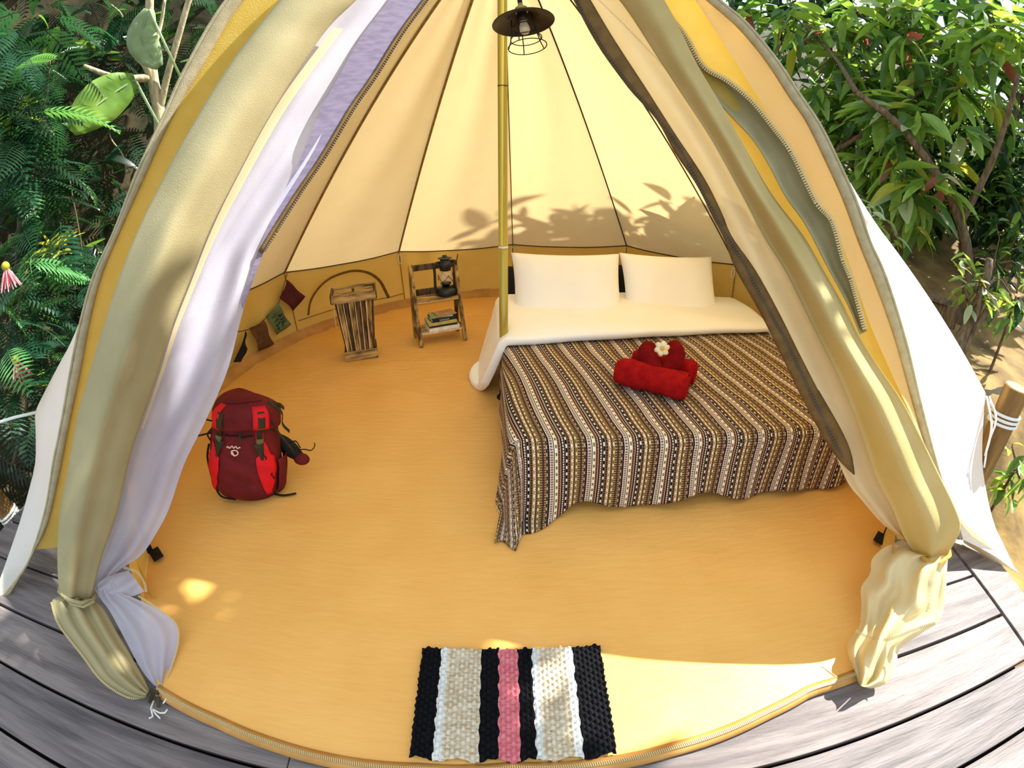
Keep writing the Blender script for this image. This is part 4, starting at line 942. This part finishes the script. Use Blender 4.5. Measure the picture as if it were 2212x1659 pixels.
# stitched emblem: a wavy word above a looped mark
b = MB(); b.tube([bp(.338 + .005 * math.sin(i * 1.35) - .0006 * (i - 8) ** 2 * .12, -.36 + .36 * i / 16, .007) for i in range(17)], .0030, 5)
b.tube([bp(.311 + .013 * math.sin(2 * PI * i / 14), -.145 + .085 * math.cos(2 * PI * i / 14), .007) for i in range(14)], .0032, 5, closed=True); b.tube([bp(.322 - .004 * i, -.23 + .012 * i, .007) for i in range(8)], .0032, 5)
b.build('emblem', 'bag_logo', body, local=True)

bag.scale = (1.03, .98, .87)
# ------------------------------------------------------------------ plants around the deck
for nm, c, c2, tr in (('leaf_bright', (140, 174, 78), (98, 138, 56), (176, 208, 78)), ('leaf_mid', (82, 116, 58), (56, 92, 44), (120, 162, 58)), ('leaf_dark', (26, 54, 32), (18, 42, 26), (44, 84, 38)),
                      ('leaf_fern', (36, 78, 54), (24, 60, 42), (50, 100, 52)), ('leaf_fern_lit', (92, 150, 86), (66, 124, 70), (120, 180, 80)), ('leaf_yellow', (182, 178, 66), (140, 150, 50), (200, 200, 70)), ('leaf_red', (150, 84, 70), (120, 66, 56), (190, 100, 80)), ('leaf_pale', (176, 192, 158), (150, 172, 132), (190, 210, 160))):
    mat(nm, c, .40, c2, 3, 3, trans=.42, trans_rgb=tr, spec=.45)
mat('bark', (112, 96, 76), .9, (74, 62, 48), 9, 5, stretch=(4, 4, 1), bump=.7, bscale=30)
mat('bark_pale', (186, 174, 142), .85, (150, 138, 108), 9, 5, stretch=(4, 4, 1), bump=.5, bscale=30)
mat('twig', (92, 80, 58), .9)
mat('dead_leaf', (170, 140, 104), .8, (128, 98, 70), 12, 4, trans=.2)
mat('flower_pink', (232, 120, 136), .7, (246, 170, 176), 40, 2, trans=.3)
mat('white_edge', (196, 198, 196), .85, (150, 150, 146), 10, 4, bump=.4, bscale=30)
mat('stone', (130, 122, 108), .9, (84, 78, 66), 6, 5, bump=.7, bscale=20)
def leaf_mesh(name, m_, L=1.0, w=.30, droop=.25, fold=.18, tip=1.0, n=6):
    """blade along +Y with a midrib fold, drooping at the tip"""
    b = MB(); rows = []
    for i in range(n + 1):
        t = i / n; ww = w * math.sin(PI * min(1, .04 + .93 * t ** (.8 * tip))) ** .85 + .006
        z = -droop * t * t; rows.append([Vector((-ww / 2, t * L, z + fold * ww)), Vector((0, t * L, z)), Vector((ww / 2, t * L, z + fold * ww))])
    b.grid(rows); return b.mesh(name, m_, True)
def frond_mesh(name, m_, pairs=15, L=1.0, w=.34, droop=.3):
    b = MB()
    rib = [Vector((0, L * t, -droop * t * t)) for t in [i / 6 for i in range(7)]]
    b.tube(rib, .008, 3, cap=False)
    for k in range(pairs):
        t = .10 + .88 * k / (pairs - 1); c = Vector((0, L * t, -droop * t * t)); l = w * math.sin(PI * (.16 + .78 * t)) ; h = L / pairs * .38
        for s in (-1, 1):
            d_ = Vector((s * math.cos(.45), math.sin(.45), -.12)); q = Vector((0, 1, -droop * t))
            b.add([c - q * h * .5, c + d_ * l * .55 - q * h, c + d_ * l + Vector((0, 0, -.03)), c + d_ * l * .55 + q * h, c + q * h * .5], [(0, 1, 2, 3, 4) if s > 0 else (4, 3, 2, 1, 0)])
    return b.mesh(name, m_)
LEAF = {c: [leaf_mesh('leaf', c, 1, .30, .25), leaf_mesh('leaf', c, 1, .36, .05, .25), leaf_mesh('leaf', c, 1, .26, .45, .10)] for c in ('leaf_bright', 'leaf_mid', 'leaf_dark', 'leaf_yellow', 'leaf_red', 'leaf_pale', 'dead_leaf')}
FROND = {c: [frond_mesh('frond', c), frond_mesh('frond', c, 13, 1, .40, .5)] for c in ('leaf_fern', 'leaf_fern_lit', 'leaf_dark')}
def orient(p, d_, size, roll=0.0, up=Vector((0, 0, 1))):
    y = d_.normalized(); x = y.cross(up)
    if x.length < .05: x = Vector((1, 0, 0))
    x.normalize(); z = x.cross(y); M = Matrix((x, y, z)).transposed().to_4x4() @ Matrix.Rotation(roll, 4, 'Y')
    return Matrix.Translation(p) @ M @ Matrix.Scale(size, 4)
def rdir(rnd, zlo=-1, zhi=1):
    a = rnd.uniform(0, 2 * PI); z = rnd.uniform(zlo, zhi); r = math.sqrt(max(0, 1 - z * z)); return Vector((r * math.cos(a), r * math.sin(a), z))
def bake(name, items, parent=None):
    """many small blades as one mesh: items of (mesh, matrix)"""
    v, f, mi, mats = [], [], [], []
    for me, M in items:
        n = len(v); v += [tuple(M @ q.co) for q in me.vertices]
        mt = me.materials[0]
        if mt not in mats: mats.append(mt)
        k = mats.index(mt)
        for p in me.polygons: f.append(tuple(i + n for i in p.vertices)); mi.append(k)
    if parent:
        inv = WM[parent.name].inverted(); v = [tuple(inv @ Vector(q)) for q in v]
    nm = bpy.data.meshes.new(name); nm.from_pydata(v, [], f)
    for mt in mats: nm.materials.append(mt)
    nm.polygons.foreach_set('material_index', mi); nm.polygons.foreach_set('use_smooth', [True] * len(f)); nm.update()
    ob = bpy.data.objects.new(name, nm); COL.objects.link(ob)
    if parent: ob.parent = parent
    return ob
def branch(b, a, c, r0, r1, rnd, n=8, wob=.06):
    P_ = [a.lerp(c, i / n) + (rdir(rnd) * wob * (a - c).length * math.sin(PI * i / n) if 0 < i < n else Vector((0, 0, 0))) for i in range(n + 1)]
    b.tube(P_, [r0 + (r1 - r0) * i / n for i in range(n + 1)], 7); return P_

def broadleaf(name, base, limbs, clusters, palette, size, n_leaf, n_stuff, label, seed, m_bark='bark', trunk_r=.06, droop=(-.9, .25), cat='tree', spread=.5):
    """trunk, limbs and hanging leaves; the leaves that show largest are parts of their own"""
    rnd = random.Random(seed); e = empty(name, base, label, cat); b = MB()
    for path, r0, r1 in limbs: b.tube(crom([tuple(p) for p in path], 16), [r0 + (r1 - r0) * i / 15 for i in range(16)], 8)
    tr_ = b.build('trunk', m_bark, e, smooth=True); b = MB(); tot = sum(c[2] for c in clusters); items = []
    for c, r, wgt in clusters:
        k = int((n_leaf + n_stuff) * wgt / tot); tw = [c + rdir(rnd) * r * rnd.uniform(.25, .95) ** .6 for _ in range(max(3, k // 7))]
        for t in tw: b.tube([c + (t - c) * .15 + Vector((0, 0, -.02)), c.lerp(t, .6) + rdir(rnd) * .04, t], [.010, .006, .003], 4, cap=False)
        for i in range(k):
            t = rnd.choice(tw); p = t + rdir(rnd) * .10; d_ = rdir(rnd, *droop); d_ = (d_ + (p - c) * (.5 / max(.1, r))).normalized(); s = size * rnd.uniform(.65, 1.25)
            col = rnd.choices([q for q, _ in palette], [w for _, w in palette])[0]; items.append((rnd.choice(LEAF[col]), orient(p, d_, s, rnd.uniform(-.6, .6))))
    b.build('twigs', 'twig', e)
    items.sort(key=lambda it: (it[1].translation - O).length / it[1].to_scale()[0])
    for me, M in items[:n_leaf]: inst('leaf', me, e, M)
    if items[n_leaf:]: tag(bake('leaves', items[n_leaf:], e), kind='stuff')
    return e
def px3(px, py, dist): return at(px, py, dist)

# ---- right side: large leaved tree leaning over the tent, bushes and a bank of soil behind it
G_ = lambda x, y: Vector((x, y, gz(x, y) - .05))
tb_ = px3(2040, 740, 5.1); root = G_(tb_.x + .05, tb_.y)
t1 = [root, px3(2090, 650, 5.1), px3(2075, 480, 5.1), px3(1960, 290, 5.0), px3(1850, 200, 5.0)]
t2 = [px3(1800, 330, 5.8), px3(1900, 265, 5.7), px3(2060, 140, 5.7), px3(2190, 40, 5.8)]
broadleaf('broad_leaved_tree', root, [(t1, .07, .03), (t2, .028, .016), ([px3(2075, 480, 5.1), px3(2150, 330, 5.0), px3(2200, 160, 4.9)], .04, .02), ([px3(1850, 200, 5.0), px3(1800, 120, 5.8), px3(1720, 40, 6.5)], .03, .012)],
          [(px3(1700, 60, 6.5), .62, 1.2), (px3(1800, 120, 6.4), .65, 1.4), (px3(1900, 60, 6.2), .65, 1.3), (px3(1990, 80, 5.9), .6, 1.2), (px3(1800, 250, 6.2), .45, 1.0), (px3(1900, 240, 6.0), .5, 1.3), (px3(1980, 290, 5.4), .5, 1.5), (px3(2080, 190, 5.8), .6, 1.2), (px3(1880, 360, 5.9), .35, .8), (px3(1990, 400, 5.2), .40, 1.1), (px3(1910, 430, 5.7), .28, .5), (px3(2170, 90, 6.0), .6, 1.0)],
          [('leaf_bright', 5), ('leaf_mid', 3.6), ('leaf_yellow', .4), ('leaf_pale', .5), ('leaf_red', .25)], .36, 300, 900, 'tall tree with large bright green drooping leaves right of the tent', 11)
r2 = G_(5.7, 4.2)
broadleaf('narrow_leaved_tree', r2, [([r2, px3(2180, 560, 6.6), px3(2170, 380, 6.6), px3(2200, 200, 6.6)], .07, .03)],
          [(px3(2150, 330, 6.3), .55, 1), (px3(2195, 450, 6.2), .5, 1.2), (px3(2120, 450, 6.5), .45, 1), (px3(2060, 380, 6.8), .5, .8), (px3(2200, 220, 6.6), .6, .8), (px3(2010, 470, 6.8), .4, .6)],
          [('leaf_dark', 4), ('leaf_mid', 3), ('leaf_bright', .8)], .26, 260, 700, 'darker narrow leaved tree at the right edge behind the bright tree', 12)
r3 = G_(3.45, 2.35)
broadleaf('leafy_sapling', r3, [([r3, px3(2105, 700, 4.0), px3(2120, 620, 3.95)], .025, .012), ([G_(3.5, 2.4), px3(2085, 690, 4.05), px3(2150, 600, 4.0)], .015, .008)],
          [(px3(2125, 610, 3.9), .20, 1), (px3(2090, 640, 3.95), .14, .5)], [('leaf_bright', 4), ('leaf_pale', 1.4), ('leaf_yellow', 1)], .17, 34, 0, 'young plant with broad pale leaves growing beside a leaning trunk', 13, cat='plant', droop=(-.8, .6))
for k, (x, y, d_, r, n, lab) in enumerate([(2195, 640, 4.4, .30, 60, 'small green bush at the right edge behind the round post'), (2200, 1000, 3.3, .22, 50, 'low leafy plant growing just below the round post'), (2150, 560, 4.9, .36, 70, 'dark bush under the narrow leaved tree'), (1890, 470, 4.6, .2, 34, 'small pale shrub close to the edge of the white roof')]):
    c = px3(x, y, d_); broadleaf('bush', G_(c.x, c.y), [([G_(c.x, c.y), c], .015, .008)], [(c, r, 1)], [[('leaf_mid', 3), ('leaf_bright', 2), ('leaf_dark', 2)], [('leaf_mid', 3), ('leaf_fern_lit' if False else 'leaf_bright', 2)], [('leaf_dark', 3), ('leaf_mid', 1)], [('leaf_bright', 2), ('leaf_pale', 1)]][k], .15, n, 0, lab, 30 + k, cat='bush', trunk_r=.02)
rnd = random.Random(5); ov = G_(4.4, -.8)
broadleaf('overhanging_tree', ov, [([ov, ov + Vector((-.1, .2, 2.4)), Vector((3.7, .4, 4.0)), Vector((3.0, 1.3, 4.2)), Vector((2.0, 1.6, 4.2))], .08, .03)],
          [(Vector((2.0, 1.56, 4.0)), .6, 1.1), (Vector((2.6, 1.46, 4.05)), .55, 1.2), (Vector((3.2, 1.41, 4.0)), .5, 1.1), (Vector((2.5, 2.16, 4.1)), .5, 1.2), (Vector((3.0, 2.21, 4.1)), .45, 1.3), (Vector((3.35, 2.16, 4.1)), .40, 1.2), (Vector((3.8, 1.91, 4.0)), .30, .14), (Vector((3.0, 0.76, 4.0)), .5, .5)],
          [('leaf_bright', 3), ('leaf_mid', 3)], .30, 60, 1300, 'tall tree overhanging the tent door from above the picture', 15)
rosette_behind = True
# leaning stump and plank on the bank
st = empty('leaning_trunk', G_(3.3, 2.3), 'old grey trunk leaning out of the soil bank behind the tent rope', 'trunk')
b = MB(); b.tube(crom([tuple(px3(2052, 775, 3.9)), tuple(px3(2085, 715, 4.0)), tuple(px3(2120, 640, 4.1)), tuple(px3(2138, 560, 4.2))], 12), [.075, .065, .055, .05, .05, .05, .045, .045, .04, .04, .035, .03], 10); b.build('trunk', 'bark', st, smooth=True)
b = MB(); b.tube(crom([tuple(px3(2075, 770, 3.95)), tuple(px3(2110, 705, 4.0)), tuple(px3(2150, 640, 4.05))], 10), .022, 8); b.build('side_stem', 'bark', st, smooth=True)
b = MB(); a_, c_ = px3(1965, 660, 4.3), px3(2065, 690, 4.1); b.bar(a_, c_, .03, .16, Vector((0, 0, 1))); b.bar(a_ + Vector((0, .1, .09)), c_ + Vector((0, .1, .09)), .20, .03, Vector((0, 0, 1))); tag(b.build('retaining_plank', 'bark', bevel=.006), 'grey timber plank holding back the soil behind the tent', 'plank')
bk = MB(); rows = [[Vector((2.45 + 6.5 * (j / 47) ** 1.3, -3 + 11 * i / 47, gz(2.45 + 6.5 * (j / 47) ** 1.3, -3 + 11 * i / 47) + .015)) for j in range(48)] for i in range(48)]
bk.grid(rows); bo = bk.build('soil_bank', 'soil', smooth=True); bo['kind'] = 'structure'

# ---- left side: shady slope with feathery shrubs, a pale bare tree, big leaves and terrace edging
bl = MB(); rows = []
for i in range(22):
    v = i / 21; row = []
    for j in range(27):
        u = j / 26; p = px3(-260 + 840 * u, 1180 - 1900 * v, 3.35 + 2.9 * v + .3 * u); p.z += .12 * fbm(p, 1.6, 7) + .06 * fbm(p, 5, 2); row.append(p)
    rows.append(row)
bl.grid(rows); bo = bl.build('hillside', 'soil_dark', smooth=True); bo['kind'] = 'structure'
def feathery(name, stems, fronds, label, seed, flowers=(), pal=(('leaf_fern', 4), ('leaf_fern_lit', 1.6), ('leaf_dark', 2)), n_part=120):
    rnd = random.Random(seed); base = stems[0][0]; e = empty(name, base, label, 'shrub', 'feathery shrubs on the left slope'); b = MB()
    for s in stems: b.tube(crom([tuple(p) for p in s], 10), [.014 - .009 * i / 9 for i in range(10)], 6)
    b.build('stems', 'twig', e, smooth=True); items = []
    for (x, y, d_, rx, ry, n, size) in fronds:
        for _ in range(n):
            p = px3(x + rnd.gauss(0, rx), y + rnd.gauss(0, ry), d_ + rnd.uniform(-.3, .35)); dd = rdir(rnd, -.6, .25); items.append((rnd.choice(FROND[rnd.choices([q for q, _ in pal], [w for _, w in pal])[0]]), orient(p, dd, size * rnd.uniform(.7, 1.3), rnd.uniform(-.5, .5))))
    for me, M in items[:n_part]: inst('frond', me, e, M)
    if items[n_part:]: tag(bake('fronds', items[n_part:], e), kind='stuff')
    for (x, y, d_) in flowers:
        c = px3(x, y, d_); fo = MB(); fo.sphere(c, .022, 8, 6); f0 = fo.build('flower', 'leaf_yellow', e, smooth=True); q = MB()
        for k in range(22):
            dd = (Vector((0, 0, -1)) + rdir(rnd) * .55).normalized(); q.tube([c, c + dd * .05, c + dd * rnd.uniform(.08, .115) + Vector((0, 0, -.01))], [.003, .004, .003], 4)
        q.build('stamens', 'flower_pink', f0)
    return e
feathery('feathery_shrub', [[px3(30, 1000, 3.3), px3(60, 850, 3.0), px3(40, 650, 2.8), px3(70, 560, 2.8)], [px3(30, 1000, 3.3), px3(110, 860, 3.1), px3(90, 700, 2.9)]],
         [(45, 720, 2.85, 55, 70, 26, .30), (95, 640, 2.9, 45, 50, 16, .26), (90, 830, 3.0, 40, 45, 16, .22), (20, 600, 2.8, 40, 60, 10, .30)], 'feathery leaved shrub with pink tassel flowers at the left edge', 41, [(12, 575, 2.6), (34, 775, 2.7)])
feathery('feathery_shrub', [[px3(20, 780, 3.6), px3(40, 500, 3.2), px3(30, 260, 3.0)], [px3(40, 500, 3.2), px3(90, 300, 3.1), px3(110, 120, 3.1)]],
         [(30, 330, 3.0, 45, 90, 34, .32), (25, 140, 3.0, 50, 80, 26, .32), (95, 470, 3.1, 45, 60, 20, .30), (90, 220, 3.2, 40, 90, 20, .28)], 'tall dark feathery shrub rising in the top left corner', 42, pal=(('leaf_fern', 4), ('leaf_fern_lit', .8), ('leaf_dark', 3.5)))
feathery('feathery_shrub', [[px3(200, 760, 4.2), px3(180, 560, 3.9), px3(150, 380, 3.8)]], [(160, 560, 3.9, 50, 70, 18, .28), (110, 350, 4.0, 40, 60, 12, .30), (180, 720, 3.8, 30, 60, 14, .26), (120, 110, 4.2, 50, 60, 12, .30)], 'dark feathery shrub half hidden beside the door hem', 43, pal=(('leaf_fern', 3), ('leaf_dark', 4)))
# spiky yellow plant and rosettes
def rosette(name, c, n, size, pal, label, seed, cat='plant', zr=(0, 1)):
    rnd = random.Random(seed); e = empty(name, c, label, cat)
    for k in range(n): inst('leaf', rnd.choice(LEAF[rnd.choice(pal)]), e, orient(c + rdir(rnd) * .02, rdir(rnd, *zr), size * rnd.uniform(.75, 1.2), rnd.uniform(-.4, .4)))
    return e
rosette('croton', px3(122, 545, 3.2), 26, .17, ['leaf_yellow'], 'yellow spiky leaved plant beside the feathery shrub', 51)
rosette('rosette_plant', px3(60, 830, 2.95), 14, .13, ['leaf_bright', 'leaf_yellow'], 'small light green rosette below the pink flowers', 52, zr=(-.6, .9))
rosette('rosette_plant', px3(20, 255, 3.0), 10, .20, ['leaf_bright'], 'bright green leaf cluster at the left edge high up', 53, zr=(-.5, .8))
cl_ = rosette('broad_leaf_plant', Vector((1.86, 3.70, 1.42)), 8, .46, ['leaf_mid'], 'broad leaved plant outside the back of the tent whose shadow falls on the canvas', 54, zr=(.25, .95))
b = MB(); b.tube([Vector((1.86, 3.70, 1.44)), Vector((1.9, 3.75, .7)), G_(1.95, 3.8)], .018, 6); b.build('stem', 'twig', cl_, smooth=True)
# pale bare tree
pt = empty('bare_tree', G_(-2.5, 3.75), 'pale bare tree with forked branches behind the left side of the tent', 'tree'); D = 4.05
def limb(P_, r0, r1): b = MB(); Q = crom([tuple(px3(x, y, D + k_)) for x, y, k_ in P_], 16); b.tube(Q, [r0 + (r1 - r0) * i / 15 for i in range(16)], 9); b.build('branch', 'bark_pale', pt, smooth=True)
limb([(350, 420, 0), (345, 260, 0), (330, 170, 0), (322, 60, .1), (325, -40, .1)], .060, .030); limb([(333, 180, 0), (315, 140, 0), (296, 120, 0), (292, 90, 0)], .040, .024)
limb([(325, 168, 0), (280, 170, -.05), (240, 165, -.1), (205, 152, -.1), (180, 142, -.1)], .034, .016); limb([(345, 240, 0), (360, 170, -.05), (385, 80, -.1), (405, 10, -.1), (420, -40, -.1)], .030, .022); limb([(335, 100, .05), (348, 50, .1), (356, 0, .1)], .018, .012)
# big banana-like leaf and others
def big_leaf(P_, w, m_, label):
    Q = crom([tuple(px3(*p)) for p in P_], 14); b = MB(); rows = []
    for i, p in enumerate(Q):
        t = i / 13; d_ = (Q[min(13, i + 1)] - Q[max(0, i - 1)]).normalized(); sd = d_.cross((O - p).normalized()).normalized(); nn = sd.cross(d_); ww = w * math.sin(PI * min(1, .05 + .92 * t)) ** .7 + .01
        rows.append([p + sd * ww * q + nn * (.10 * abs(q) * w + .012 * math.sin(t * 22 + q * 3)) for q in (-1, -.5, 0, .5, 1)])
    e = empty('large_leaf_plant', Q[0], label, 'plant'); b.grid(rows); b.build('leaf', m_, e, smooth=True, solid=.004); b = MB(); b.tube(Q, [.010 - .007 * i / 13 for i in range(14)], 6); b.tube([Q[0], Q[0] + Vector((.1, .2, -.5))], .01, 6); b.build('midrib', 'leaf_pale', e, smooth=True)
big_leaf([(292, 172, 3.9), (240, 205, 3.85), (195, 240, 3.8), (155, 285, 3.8)], .15, 'leaf_bright', 'large bright banana like leaf hanging below the bare branch')
big_leaf([(322, 20, 3.9), (306, 80, 3.9), (322, 115, 3.9), (345, 145, 3.9)], .10, 'leaf_pale', 'large pale withered leaf hanging in the bare tree')
big_leaf([(170, 540, 3.9), (178, 560, 3.85), (182, 590, 3.85), (180, 620, 3.85)], .13, 'leaf_dark', 'dark green heart shaped leaf beside the tent hem')
# terrace edging
for y, lab in ((100, 'white edging board of the upper terrace on the left slope'), (395, 'white edging board of the lower terrace on the left slope')):
    b = MB(); b.bar(px3(100, y + 20, 5.0), px3(275, y - 14, 5.0), .10, .05); tag(b.build('terrace_edging', 'white_edge', bevel=.006), lab, 'edging')
# undergrowth that fills the slopes
rnd = random.Random(77); items = []
for _ in range(900):
    x, y = rnd.uniform(-60, 520), rnd.uniform(-60, 1000); d_ = rnd.uniform(4.3, 5.4) - (y / 1000) * .9
    if x > 520 - y * .42: continue
    p = px3(x, y, d_)
    if rnd.random() < .55: items.append((rnd.choice(FROND[rnd.choice(['leaf_dark', 'leaf_dark', 'leaf_fern'])]), orient(p, rdir(rnd, -.7, .5), rnd.uniform(.22, .42), rnd.uniform(-1, 1))))
    else: items.append((rnd.choice(LEAF[rnd.choice(['leaf_dark', 'leaf_dark', 'leaf_mid'])]), orient(p, rdir(rnd, -.7, .5), rnd.uniform(.14, .3), rnd.uniform(-1, 1))))
u_ = bake('undergrowth', items); tag(u_, 'dense dark green undergrowth covering the left slope', 'undergrowth', kind='stuff')
items = []
for _ in range(2600):
    x, y = rnd.uniform(1560, 2290), rnd.uniform(-140, 640); d_ = rnd.uniform(7.2, 9.0)
    if x > 2080 and y < 200 and rnd.random() < .5: continue
    p = px3(x, y, d_)
    items.append((rnd.choice(LEAF[rnd.choice(['leaf_dark', 'leaf_dark', 'leaf_mid'])]), orient(p, rdir(rnd, -.8, .4), rnd.uniform(.26, .5), rnd.uniform(-1, 1))))
u_ = bake('undergrowth', items); tag(u_, 'dark leaf mass far behind the trees on the right', 'undergrowth', kind='stuff')
for k, (P_, lab) in enumerate([([(175, 545, 3.9), (200, 546, 3.9), (225, 546, 3.9)], 'thin pale twig sticking out of the dark slope'), ([(240, 10, 4.8), (262, 30, 4.8), (270, 60, 4.8), (285, 85, 4.8)], 'thin bare vine hanging above the upper terrace'), ([(235, 270, 4.6), (240, 300, 4.6), (262, 330, 4.6), (280, 370, 4.6)], 'thin bare vine hanging above the lower terrace')]):
    b = MB(); b.tube(crom([tuple(px3(*p)) for p in P_], 12), .007, 5); tag(b.build('bare_twig', 'bark_pale', smooth=True), lab, 'twig')
